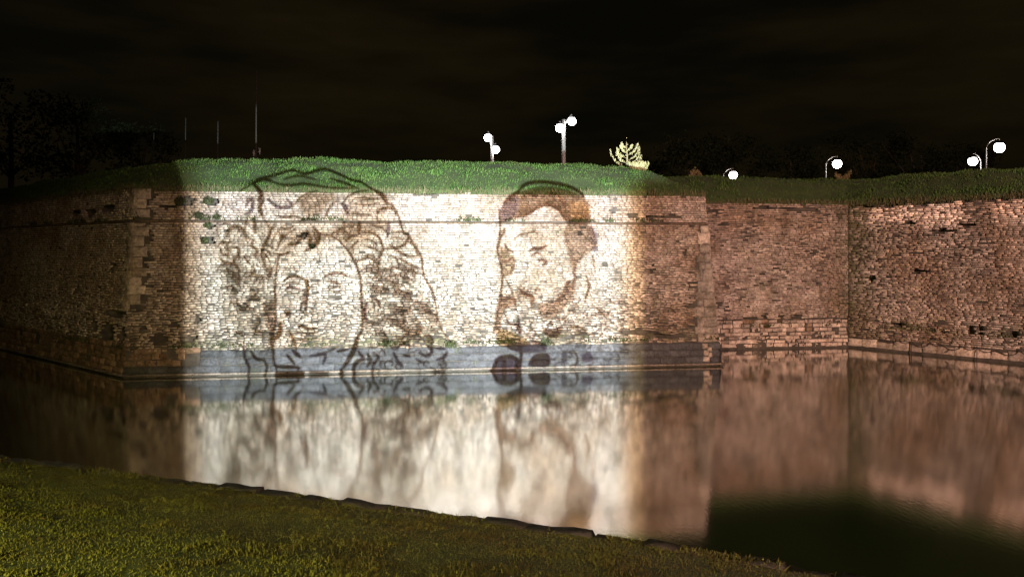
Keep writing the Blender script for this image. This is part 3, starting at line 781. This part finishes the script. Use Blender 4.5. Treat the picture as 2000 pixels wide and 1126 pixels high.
        while z0 < 4.4:
            hq = min(random.uniform(.22, .36), 4.435 - z0)
            wq = .24 + .42 * min(1, (4.43 - z0) / 3) + .07 * (k % 2)
            if wq > .42:
                ws = wq * random.uniform(.35, .6)
                place_piece('corner_stone', random.choice(CQ), root, i, L - wq + .015, z0, ws - .015, hq - .015, .2, .005)
                place_piece('corner_stone', random.choice(CQ), root, i, L - wq + ws + .01, z0, wq - ws - .01, hq - .015, .2, .012)
            else: place_piece('corner_stone', random.choice(QV if z0 > 3.7 else CQ), root, i, L - wq + .015, z0, wq - .015, hq - .015, .2, .018)
            z0 += hq; k += 1
        for (s_, z_, w_, h_) in ((L - .62, .55, .18, .16), (L - .60, .36, .16, .15), (L - .63, .16, .2, .16), (L - .44, .28, .12, .14), (L - .45, .48, .12, .12)):
            place_piece('exposed_corner_stone', random.choice(QV), root, i, s_, z_, w_, h_, .2, .07, random.uniform(-.15, .15))
    if i == 0:
        QV = variants('quoin', M_PALE, 14, .12, 3, .62, .95)
        z0 = 1.9; k = 0
        while z0 < 5.35:
            hq = min(random.uniform(.24, .34), 5.44 - z0)
            if z0 < 4.43 < z0 + hq: hq = 4.42 - z0
            if abs(z0 - 4.42) < .02: z0 = 4.57; continue
            wq = (.30 if k % 2 else .44)
            place_piece('quoin', random.choice(QV), root, i, L - wq, z0, wq - .01, hq - .015, .2, .016)
            z0 += hq; k += 1

# ------------------------------------------------------------------ grass bank above the wall and plateau behind
def offs(o):
    k = -(o + BAT)
    return [P[i] + MIT[i] * k for i in range(6)]
prof = [(0.02, 5.35), (.03, 5.47), (.35, 5.62), (.9, 5.92), (1.6, 6.26), (2.3, 6.50), (2.9, 6.60), (3.6, 6.52), (4.6, 6.3), (7.0, 6.2), (12, 6.2)]
def bank_z(o, x=None, y=None):
    zz = np.interp(o, [a for a, _ in prof], [b_ for _, b_ in prof])
    return zz
segs = 70
rows = []
for (o_, z_) in prof:
    pts = offs(min(o_, 12))
    ring = []
    for i in range(5):
        for k in range(segs):
            t = k / segs; q_ = pts[i] * (1 - t) + pts[i + 1] * t
            ring.append((q_[0], q_[1], z_))
    ring.append((pts[5][0], pts[5][1], z_))
    rows.append(ring)
R_ = np.array(rows)
amp = np.array([0, .02, .06, .10, .11, .10, .10, .08, .03, 0, 0])[:, None]
def bnoise(x, y): return fbm(x * .9, y * .9, 81) - .5
amp = amp * 1.5
R_[..., 2] += amp * 2 * bnoise(R_[..., 0], R_[..., 1])
nr, ncl = R_.shape[:2]
idx = np.arange(nr * ncl).reshape(nr, ncl)
Fq = np.stack([idx[:-1, :-1], idx[:-1, 1:], idx[1:, 1:], idx[1:, :-1]], -1).reshape(-1, 4)
bank = link('grass_bank', mesh_from('grass_bank', R_.reshape(-1, 3), Fq, M_SOIL, smooth_=True)); tag(bank, kind='structure')
inner = R_[-1][::segs]
pv_ = [tuple(x) for x in inner] + [(300, 0, 6.2), (600, 900, 6.2), (-600, 900, 6.2), (-300, 60, 6.2)]
me = bpy.data.meshes.new('terrain'); me.from_pydata(pv_, [], [tuple(range(len(pv_)))]); me.materials.append(M_SOIL)
o = link('terrain', me); tag(o, kind='structure')

def blades(name, pts, h, w, mat, lean=.5, droop=None, tint=None):
    """two-triangle bent blades at pts; h, w arrays"""
    n_ = len(pts)
    a = rng.uniform(0, 2 * np.pi, n_); la = rng.uniform(0, 2 * np.pi, n_); lm = rng.uniform(0, lean, n_)
    dx, dy = np.cos(a) * w / 2, np.sin(a) * w / 2
    lx, ly = np.cos(la) * lm * h, np.sin(la) * lm * h
    up = h * (1 - .3 * lm) if droop is None else h * droop
    v0 = pts + np.column_stack([-dx, -dy, np.zeros(n_)]); v1 = pts + np.column_stack([dx, dy, np.zeros(n_)])
    m0 = pts + np.column_stack([lx * .4 - dx * .7, ly * .4 - dy * .7, up * .6]); m1 = pts + np.column_stack([lx * .4 + dx * .7, ly * .4 + dy * .7, up * .6])
    tp = pts + np.column_stack([lx, ly, up])
    V = np.stack([v0, v1, m1, m0, tp], 1).reshape(-1, 3)
    b0 = (np.arange(n_) * 5)[:, None]
    Fs = np.concatenate([b0 + np.array(f) for f in ((0, 1, 2), (0, 2, 3), (3, 2, 4))])
    t = rng.random(n_) if tint is None else tint
    att = np.zeros((n_, 5, 3)); att[..., 0] = t[:, None]
    return mesh_from(name, V, Fs, mat, att.reshape(-1, 3))

def bank_points(n_, i0, i1, omax=4.2, opow=1.0, tr=(0, 1)):
    seg = rng.choice(np.arange(i0, i1 + 1), n_, p=np.array(LEN[i0:i1 + 1]) / sum(LEN[i0:i1 + 1]))
    t = rng.random(n_); o_ = .02 + omax * rng.random(n_) ** opow
    A = np.array([offs(0)[k] for k in range(6)]); B = np.array([offs(1)[k] for k in range(6)])
    D = B - A
    a = (A[seg] + D[seg] * o_[:, None]) * (1 - t[:, None]) + (A[seg + 1] + D[seg + 1] * o_[:, None]) * t[:, None]
    z = bank_z(o_) + 2 * np.interp(o_, [p[0] for p in prof], amp[:, 0]) * bnoise(a[:, 0], a[:, 1])
    return np.column_stack([a, z]), seg, o_
pts, seg, oo = bank_points(100000, 0, 4)
h = rng.uniform(.035, .085, len(pts)) * (.95 + .8 * np.clip((fbm(pts[:, 0] * 1.7, pts[:, 1] * 1.7, 90) - .52) * 5, 0, 1)) * np.where(seg == 4, 1.1, 1)
gr = link('bank_grass', blades('bank_grass', pts - (0, 0, .01), h, h * .28, M_GRASS, 1.1)); tag(gr, "green grass covering the earth bank on top of the rampart", 'grass', kind='stuff')
# ragged dry fringe hanging over the top of the brickwork
pts, seg, oo = bank_points(15000, 0, 4, .10)
h = rng.uniform(.05, .17, len(pts)) * np.where(seg == 4, 1.2, 1) * (.35 + 1.1 * fbm(pts[:, 0] * 2.2, pts[:, 1] * 2.2, 91))
outw = np.array(NW)[seg]
pts[:, :2] += outw * .07
pts[:, 2] = 5.48 - rng.uniform(0, .14, len(pts)) * np.where(seg == 4, 1.3, np.where(seg == 3, .4, 1))
fr = link('grass_fringe', blades('grass_fringe', pts, h, h * .16, M_DRY, .6, rng.choice([.9, .7, -.9, -.7], len(pts)))); tag(fr, "dry grass fringe growing along the top edge of the walls", 'grass', kind='stuff')

# weeds in the joints: along the string course and the foot of the brickwork
wp = []; wt = []
for i, dens in ((0, 8), (1, 11), (3, 6), (4, 6)):
    for zz, pr in ((4.50, 1.0), (.80, .9)):
        if i > 1 and zz > 4: continue
        n_ = int(LEN[i] * dens * pr)
        s_ = rng.random(n_ * 3) * LEN[i]
        s_ = s_[fbm(s_ * 1.2, s_ * 0 + zz, 95) > .50][:n_]
        for q_ in s_:
            for _ in range(4):
                wp.append(wpos(i, float(np.clip(q_ + rng.normal(0, .05), 0, LEN[i])), zz + abs(rng.normal(0, .05)), .02)); wt.append(rng.random())
wp = np.array(wp)
h = rng.uniform(.04, .11, len(wp))
wd = link('wall_weeds', blades('wall_weeds', wp, h, h * .45, M_WEED, 1.1, None, np.array(wt))); tag(wd, "small weeds and moss rooted along the ledges of the brick walls", 'weeds', kind='stuff')

def bush(name, i, s, z, r, label, mat=M_WEED, cnt=160):
    c0 = wpos(i, s, z, .06)
    o = link(name, None, loc=Vector(c0)); tag(o, label, 'plant')
    d = rng.normal(0, 1, (cnt, 3)); d /= np.linalg.norm(d, axis=1)[:, None]; d *= (rng.random(cnt) ** .5)[:, None] * r
    d[:, 1] = -np.abs(d[:, 1]) * .6; d[:, 2] *= .7
    h = rng.uniform(.03, .09, cnt)
    link('leaves', blades('leaves', d, h, h * .6, mat, 1.4), o)
    st = blades('stems', np.zeros((12, 3)), np.full(12, r * .8), np.full(12, .02), M_BARK, 1.2); link('stem', st, o)
bush('wall_weed', 1, 1.9, 4.62, .17, "green weed on the ledge left of the curly-haired portrait")
bush('wall_weed', 1, 2.4, 4.58, .12, "lower small weed beside the larger one on the ledge at left")
bush('wall_weed', 1, 9.3, .80, .20, "green weed at the brick foot right of the curly hair")
bush('wall_weed', 1, 7.4, .85, .16, "small weed at the brick foot beneath the curly hair")
bush('wall_weed', 1, 12.2, .82, .18, "green weed at the brick foot right of the bearded portrait")
bush('wall_weed', 1, 5.2, 3.72, .09, "small weed in a wall hole beneath the curly-haired sitter's fringe")

bush('wall_weed', 1, 1.35, 5.03, .20, "dark plant filling the hole in the parapet near left end of the light", M_WEED, 260)
bush('wall_weed', 1, 2.15, 5.04, .16, "dark plant in the second parapet hole from the left", M_WEED, 240)
bush('wall_weed', 1, 2.15, 4.33, .11, "dark weed in the hole just below the ledge, left side", M_WEED, 200)
bush('wall_weed', 1, 2.1, 3.88, .13, "dark weed in the lower left hole of the lit brickwork", M_WEED, 200)
# dark cable drooping in scallops along the foot of the right wall
cv = bpy.data.curves.new('drooping_cable', 'CURVE'); cv.dimensions = '3D'; cv.bevel_depth = .012
crt = link('wall_cable', None, loc=Vector(wpos(4, 4.0, .4, .06))); tag(crt, "dark line drooping in scallops along foot of the right wall", 'cable')
cps = []
s_ = 1.2
nodes = [1.2]
while s_ < 10.5: s_ += random.uniform(.42, .68); nodes.append(s_)
for a, b_ in zip(nodes[:-1], nodes[1:]):
    za = .42 + .03 * math.sin(a * 7)
    for t in np.linspace(0, 1, 7, endpoint=False):
        cps.append(wpos(4, a + (b_ - a) * t, za - .11 * 4 * t * (1 - t) * (b_ - a) / .55, .055))
def tube(name, pts, rad, mat, parent, sides=6):
    pts = np.array(pts, float); n_ = len(pts)
    if np.isscalar(rad): rad = [rad] * n_
    vs, fs = [], []
    for k in range(n_):
        d = pts[min(k + 1, n_ - 1)] - pts[max(k - 1, 0)]; d = d / (np.linalg.norm(d) + 1e-9)
        up = np.array([0, 0, 1.0]) if abs(d[2]) < .9 else np.array([1.0, 0, 0])
        a = np.cross(d, up); a /= np.linalg.norm(a); b2 = np.cross(d, a)
        for q_ in range(sides):
            an = 2 * math.pi * q_ / sides
            vs.append(pts[k] + rad[k] * (a * math.cos(an) + b2 * math.sin(an)))
    for k in range(n_ - 1):
        for q_ in range(sides):
            a0 = k * sides + q_; a1 = k * sides + (q_ + 1) % sides
            fs.append((a0, a1, a1 + sides, a0 + sides))
    top = len(vs); vs.append(pts[-1]); 
    me = bpy.data.meshes.new(name); 
    fl = [tuple(f) for f in fs] + [((n_ - 1) * sides + q_, (n_ - 1) * sides + (q_ + 1) % sides, top) for q_ in range(sides)]
    me.from_pydata([tuple(x) for x in vs], [], fl); me.materials.append(mat); me.polygons.foreach_set('use_smooth', np.ones(len(fl), bool)); me.update()
    return link(name, me, parent)
bpy.data.curves.remove(cv)
tube('cable', np.array(cps) - np.array(crt.location), .014, M_CABLE, crt, 5)
for s_ in nodes[2::4]:
    tube('iron_peg', np.array([wpos(4, s_, .46, .06), wpos(4, s_, .02, .09)]) - np.array(crt.location), .013, M_CABLE, crt, 5)

# ------------------------------------------------------------------ near bank: lawn and edging stones
E = np.array([(-60, 34.0), (-25, 19.6), (-8.5, 13.35), (1.63, 9.5), (3.5, 8.47), (6.4, 6.3), (14, -1.5), (30, -22)])
def edge_y(x): return np.interp(x, E[:, 0], E[:, 1])
def dist_edge(x, y):
    best = np.full(np.shape(x), 1e9)
    for k in range(len(E) - 1):
        a, b_ = E[k], E[k + 1]; d = b_ - a
        t = np.clip(((x - a[0]) * d[0] + (y - a[1]) * d[1]) / (d @ d), 0, 1)
        best = np.minimum(best, np.hypot(x - a[0] - t * d[0], y - a[1] - t * d[1]))
    return np.where(y < edge_y(x), best, -best)
def lawn_z(x, y):
    d = dist_edge(x, y)
    z = .12 + 1.9 * np.clip(d / 9.6, 0, 1) ** .95
    z = np.where(d > 9.6, 2.02, z)
    z = z + .05 * (fbm(x * .8, y * .8, 101) - .5) * np.clip(d, 0, 1) + .03 * (fbm(x * 3, y * 3, 102) - .5) * np.clip(d, 0, 1)
    return np.where(d < 0, .12 + d * 2.5, z)
xs_ = np.linspace(-26, 16, 211); tsv = np.concatenate([[-.4, -.03], np.linspace(0, 3, 24)[0:], np.linspace(3.2, 14, 50), [20, 30]])
X_, T_ = np.meshgrid(xs_, tsv)
Y_ = edge_y(X_) - T_
Zl = lawn_z(X_, Y_)
nr, ncl = X_.shape
idx = np.arange(nr * ncl).reshape(nr, ncl)
Fq = np.stack([idx[:-1, :-1], idx[1:, :-1], idx[1:, 1:], idx[:-1, 1:]], -1).reshape(-1, 4)
lawn = link('ground', mesh_from('ground', np.column_stack([X_.ravel(), Y_.ravel(), Zl.ravel()]), Fq, M_SOIL, smooth_=True)); tag(lawn, kind='structure')
# lawn grass, denser towards the viewer
N_ = 520000
x = rng.uniform(-13, 6.5, N_); d_ = 11.0 * rng.random(N_) ** 1.0 + .05
y = edge_y(x) - d_
keep = (y > 2.5) & (np.abs(x) < .70 * y + 1.2) & (CAM_H - (y) * .44 < 2.2)
x, y, d_ = x[keep], y[keep], d_[keep]
print('lawn blades', len(x))
h = rng.uniform(.012, .030, len(x)) * (1 + .7 * np.clip((fbm(x * 2.2, y * 2.2, 110) - .55) * 6, 0, 1))
pts = np.column_stack([x, y, lawn_z(x, y) - .004])
tn = np.clip(rng.random(len(x)) * .6 + .8 * (fbm(x * 1.7, y * 1.7, 111) - .3), 0, 1)
lg = link('lawn_grass', blades('lawn_grass', pts, h, h * .34, M_LAWN, 1.5, None, tn)); tag(lg, "short green grass on the near bank of the moat", 'grass', kind='stuff')
# longer tufts leaning over the stone edge
N2 = 9000
x = rng.uniform(-14, 6, N2); x = x[fbm(x * 1.6, x * 0, 140) > .45]
y = edge_y(x) - np.abs(rng.normal(.02, .16, len(x)))
h = rng.uniform(.02, .07, len(x)) * (.5 + 1.2 * fbm(x * 2.5, x * 0, 141))
eg = link('edge_grass', blades('edge_grass', np.column_stack([x, y, np.full(len(x), .15)]), h, h * .3, M_LAWN, 1.3)); tag(eg, "longer grass leaning over the stones at the near water's edge", 'grass', kind='stuff')
# scattered fallen leaves
n_ = 900
x = rng.uniform(-9, 4, n_); d_ = .3 + 9 * rng.random(n_); y = edge_y(x) - d_
keep = (y > 3); x, y = x[keep], y[keep]
h = rng.uniform(.02, .05, len(x))
M_FALL = grass_mat("fallen_leaf", (.10, .07, .03, 1), (.035, .025, .012, 1), (.06, .04, .02, 1))
fl_ = link('fallen_leaves', blades('fallen_leaves', np.column_stack([x, y, lawn_z(x, y) + .02]), h, h * 1.1, M_FALL, 2.2, np.full(len(x), .25))); tag(fl_, "small brown leaves scattered over the near lawn", 'leaves', kind='stuff')
# edging stones
er = link('stone_edging', None, loc=Vector((0, 10.1, .1))); tag(er, "row of worn stones edging the near grass bank at the water", 'edging')
EV = [stone_mesh('edging_stone', masonry("edging_stone", (.16, .15, .12, 1), (.22, .20, .16, 1), (.12, .12, .08, 1), .6), 300 + k, .10, (random.uniform(.7, 1.2), random.random(), 0), 3) for k in range(8)]
cum = 0
for k in range(1, len(E) - 2):
    a, b_ = E[k], E[k + 1]; Ls = np.linalg.norm(b_ - a); d = (b_ - a) / Ls
    s_ = 0.0
    while s_ < Ls - .1:
        w = min(random.uniform(.55, .85), Ls - s_)
        pnt = a + d * s_
        nn = np.array([-d[1], d[0]]) if d[0] > 0 else np.array([d[1], -d[0]])
        o = bpy.data.objects.new('edging_stone', random.choice(EV)); COL.objects.link(o); o.parent = er
        Xv = Vector((d[0], d[1], 0)); Zv = Vector((0, 0, 1)); Yv = Zv.cross(Xv)   # y towards water
        R3 = Matrix((Xv, -Yv, Zv)).transposed()
        # x runs along, y points back into the bank
        Mx = Matrix((Xv, -Yv, Zv)).transposed() @ Matrix.Rotation(random.uniform(-.03, .03), 3, 'Y')
        M4 = Mx.to_4x4() @ Matrix.Diagonal((w - .015, .28, .30, 1))
        pz = -.12 + random.uniform(-.025, .035)
        M4.translation = Vector((pnt[0] + nn[0] * .06, pnt[1] + nn[1] * .06, pz)) - er.location
        o.matrix_basis = M4
        s_ += w

# ------------------------------------------------------------------ things on the plateau
def world_at(u, v, Y): return np.array([(u - 1000) / F * Y, Y, CAM_H - (v - HOR) / F * Y])
def lathe(name, prof_, mat, parent, loc, sides=16, ell=(1, 1)):
    vs, fs = [], []
    for (r, z) in prof_:
        for k in range(sides):
            a = 2 * math.pi * k / sides; vs.append((r * math.cos(a) * ell[0], r * math.sin(a) * ell[1], z))
    for j in range(len(prof_) - 1):
        for k in range(sides):
            a = j * sides + k; b_ = j * sides + (k + 1) % sides
            fs.append((a, b_, b_ + sides, a + sides))
    me = bpy.data.meshes.new(name); me.from_pydata(vs, [], fs); me.materials.append(mat)
    me.polygons.foreach_set('use_smooth', np.ones(len(fs), bool)); me.update()
    return link(name, me, parent, loc)
GR = 6.15
def head(root, loc, r):
    """bell head: dark cap over a bright drop-shaped diffuser"""
    hd = lathe('lamp_head', [(.02, 1.0 * r + .16), (.18 * r, .98 * r + .10), (.50 * r, .90 * r), (.62 * r, .80 * r), (.5 * r, .78 * r)], M_BLACK, root, loc)
    pr = [(r * math.sin(a) * (1 if a < 1.8 else 1), -r * math.cos(a)) for a in np.linspace(.001, 2.55, 14)]
    lathe('diffuser', pr, M_GLOBE, hd, (0, 0, 0))
    return hd
def curved_lamp(u_pole, u_head, v_head, Y, r, label):
    ph = world_at(u_head, v_head, Y); pp = world_at(u_pole, v_head, Y)
    root = link('street_lamp', None, loc=(pp[0], Y, GR)); tag(root, label, 'street lamp', 'street lamps on the plateau')
    hz = ph[2] - GR; dx = ph[0] - pp[0]
    tube('pole', [(0, 0, 0), (0, 0, hz * .45), (0, 0, hz - .15)], [.07, .055, .045], M_POLE, root, 8)
    arc = [(0, 0, hz - .15)]
    for t in np.linspace(.1, 1, 9):
        arc.append((dx * (1 - math.cos(t * math.pi / 2)) * 1.0, 0, hz - .15 + (1.0 * r + .40) * math.sin(t * math.pi / 2)))
    tube('arm', arc + [(dx, 0, hz + r + .12)], .034, M_POLE, root, 6)
    lathe('base_collar', [(.16, 0), (.16, .25), (.11, .35)], M_POLE, root, (0, 0, 0), 10)
    head(root, (dx, 0, hz), r)
def twin_lamp(u_pole, heads, Y, r, label):
    pp = world_at(u_pole, heads[0][1], Y)
    root = link('street_lamp', None, loc=(pp[0], Y, GR)); tag(root, label, 'street lamp', 'street lamps on the plateau')
    tops = [world_at(u, v, Y) for u, v in heads]
    zt = max(t[2] for t in tops) - GR
    tube('pole', [(0, 0, 0), (0, 0, zt * .5), (0, 0, zt + .1)], [.14, .12, .10], M_POLE, root, 8)
    lathe('base_collar', [(.2, 0), (.2, .25), (.13, .35)], M_POLE, root, (0, 0, 0), 10)
    for t in tops:
        dx = t[0] - pp[0]; z_ = t[2] - GR
        tube('arm', [(0, 0, z_ - .25), (dx * .5, 0, z_ + r * .5), (dx, 0, z_ + r + .14)], .05, M_POLE, root, 6)
        head(root, (dx, 0, z_), r)
twin_lamp(961, [(953, 269), (968, 292)], 50, .24, "lit twin-headed street lamp on the grass bank, left of the taller one")
twin_lamp(1101, [(1093, 250), (1117, 237)], 45, .23, "tallest lit twin-headed street lamp, above the bearded portrait")
curved_lamp(1413, 1432, 342, 72, .36, "lowest lit lamp peeping over the bank left of the dark trees")
curved_lamp(1613, 1635, 320, 63, .34, "lit curved-arm lamp standing alone above the recessed wall")
curved_lamp(1916, 1900, 315, 61, .33, "lit lamp of the right-hand pair, its head turned left")
curved_lamp(1926, 1952, 288, 53, .33, "rightmost and higher curved-arm lamp of the pair at right")

def sapling(u, v, Y, hgt, label, seed, mat=M_SAPL, wid=.5, nb=12, cat='tree', lr=(.05, .10)):
    r = random.Random(seed); p = world_at(u, v, Y)
    root = link('sapling' if cat == 'tree' else 'shrub', None, loc=Vector(p)); tag(root, label, cat)
    tube('trunk', [(0, 0, -.3), (.02, 0, hgt * .5), (-.01, 0, hgt * .92)], [.035, .025, .008], M_BARK if mat is not M_SAPL else M_SAPL_BARK, root, 6)
    allp = []
    for k in range(nb):
        t = (k + .5) / nb; z0 = hgt * (.02 + .75 * t); side = -1 if k % 2 else 1
        L_ = wid * (1.08 - .85 * t) * r.uniform(.8, 1.2); yy = r.uniform(-.5, .5)
        pts_ = [(0, 0, z0), (side * L_ * .5, yy * L_ * .5, z0 + L_ * .22), (side * L_ * .85, yy * L_, z0 + L_ * .62), (side * L_, yy * L_, z0 + L_ * 1.05)]
        tube('branch', pts_, [.009, .007, .005, .003], M_BARK if mat is not M_SAPL else M_SAPL_BARK, root, 5)
        sp_ = smooth(np.array(pts_), 7)
        for q_ in sp_[5:]:
            for _ in range(6): allp.append((q_[0] + r.gauss(0, .022), q_[1] + r.gauss(0, .04), q_[2] + r.gauss(0, .022)))
    for _ in range(34): allp.append((r.gauss(0, .03), r.gauss(0, .03), r.uniform(.2, 1.05) * hgt))
    allp = np.array(allp); h = rng.uniform(lr[0], lr[1], len(allp))
    link('leaves', blades('leaves', allp, h, h * .5, mat, .7), root)
M_SAPL_BARK = plain("pale_bark", (.42, .36, .20, 1), .8)
sapling(1224, 338, 30.6, 1.30, "bright yellow leafy sapling on the right end of the lit bank", 3, wid=.60, nb=10, lr=(.03, .065))
sapling(1248, 340, 30.2, .42, "small yellow shrub at the foot of the bright sapling", 4, wid=.35, nb=7, cat='shrub')
sapling(1357, 358, 34.0, .62, "dim brownish young plant on the bank right of bright sapling", 5, mat=M_SAPD, wid=.26, nb=8, cat='shrub')
sapling(1644, 356, 35.0, .22, "low pale shrub on the bank beneath the lone curved lamp", 6, mat=M_SAPD, wid=.4, nb=6, cat='shrub')

# slender pale poles behind the left half of the bank
for (u, v0, Y, hgt, lab) in ((500, 310, 42, 4.6, "tallest slender pale pole above the left half of the bank"), (425, 312, 46, 2.2, "thin pale pole second from right above left end of bank"),
                             (362, 312, 50, 2.6, "thin dim pole above the dark left end of the bank"), (300, 318, 54, 2.0, "faintest thin pole, leftmost of the row behind the bank")):
    p = world_at(u, v0, Y)
    root = link('pole', None, loc=(p[0], Y, GR)); tag(root, lab, 'pole', 'slender poles behind the bank')
    tube('shaft', [(0, 0, 0), (0, 0, p[2] - GR), (.02, 0, p[2] - GR + hgt)], [.05, .04, .03], M_DULL, root, 6)
    lathe('foot', [(.14, 0), (.14, .08), (.06, .12)], M_BLACK, root, (0, 0, 0), 8)
    if u == 500:
        for dx, z_ in ((-.12, p[2] - GR + .12), (.18, p[2] - GR + .22)):
            lathe('junction_box', [(.001, 0), (.07, 0), (.07, .34), (.001, .34)], M_POLE, root, (dx, 0, z_), 4)
            tube('bracket', [(dx, 0, z_ + .15), (0, 0, z_ + .15)], .02, M_POLE, root, 4)

# trees far behind: dark crowns against the faint sky
def tree(u, vtop, Y, rx, label, seed, cnt=2600, trunk=True, asp=1.0):
    r = np.random.default_rng(seed); top = world_at(u, vtop, Y)
    ht = top[2] - GR; root = link('tree', None, loc=(top[0], Y, GR)); tag(root, label, 'tree', 'dark trees behind the rampart')
    tube('trunk', [(0, 0, 0), (.1, 0, ht * .35), (0, .1, ht * .7)], [.32, .24, .1], M_BARK, root, 7)
    cl = []
    for k in range(22):
        a = r.uniform(0, 6.28); q_ = r.random() ** .5
        zc = ht * (.34 + .52 * r.random()); rr_ = rx * (1 - ((zc / ht - .55) / .6) ** 2) ** .5
        cl.append((q_ * rr_ * .75 * math.cos(a), q_ * rr_ * .75 * math.sin(a), zc, rx * r.uniform(.22, .40)))
        if k < 6: tube('limb', [(0, 0, ht * .3), (cl[-1][0] * .5, cl[-1][1] * .5, (ht * .35 + zc) / 2), cl[-1][:3]], [.12, .07, .03], M_BARK, root, 5)
    cl = np.array(cl); ci = r.integers(0, len(cl), cnt)
    d = r.normal(0, 1, (cnt, 3)); d /= np.linalg.norm(d, axis=1)[:, None]; d *= (cl[ci, 3] * r.random(cnt) ** .4)[:, None]
    pts_ = cl[ci, :3] + d * np.array([1, 1, .75]); pts_[:, 2] = np.minimum(pts_[:, 2], ht)
    h = r.uniform(.25, .6, cnt)
    link('crown', blades('crown', pts_, h, h * .6, M_LEAF, 1.5, r.uniform(-.8, .9, cnt)), root)
tree(1345, 244, 95, 6.5, "broad black tree crown left behind the lowest lamp", 1)
tree(1425, 236, 105, 5.5, "dark tree crown directly above the lowest lamp", 2)
tree(1290, 275, 110, 4.5, "low dark tree right behind the yellow sapling", 8)
tree(1545, 258, 100, 5.5, "smaller dark tree crown left of the lone curved lamp", 3)
tree(1700, 240, 105, 7.0, "wide dark tree crown right of the lone curved lamp", 4)
tree(1800, 238, 98, 6.5, "dark tree crown left of the paired lamps", 5)
tree(1870, 262, 115, 6.0, "low dark tree behind the paired lamps", 6)
tree(150, 150, 80, 6.0, "tall dim tree rising behind the far left wall", 11, 2200)
tree(20, 130, 78, 6.0, "tall dim tree at the left edge behind the wall", 12, 2200)
tree(270, 210, 90, 5.0, "dim tree behind the bank left of the slender poles", 13, 1800)
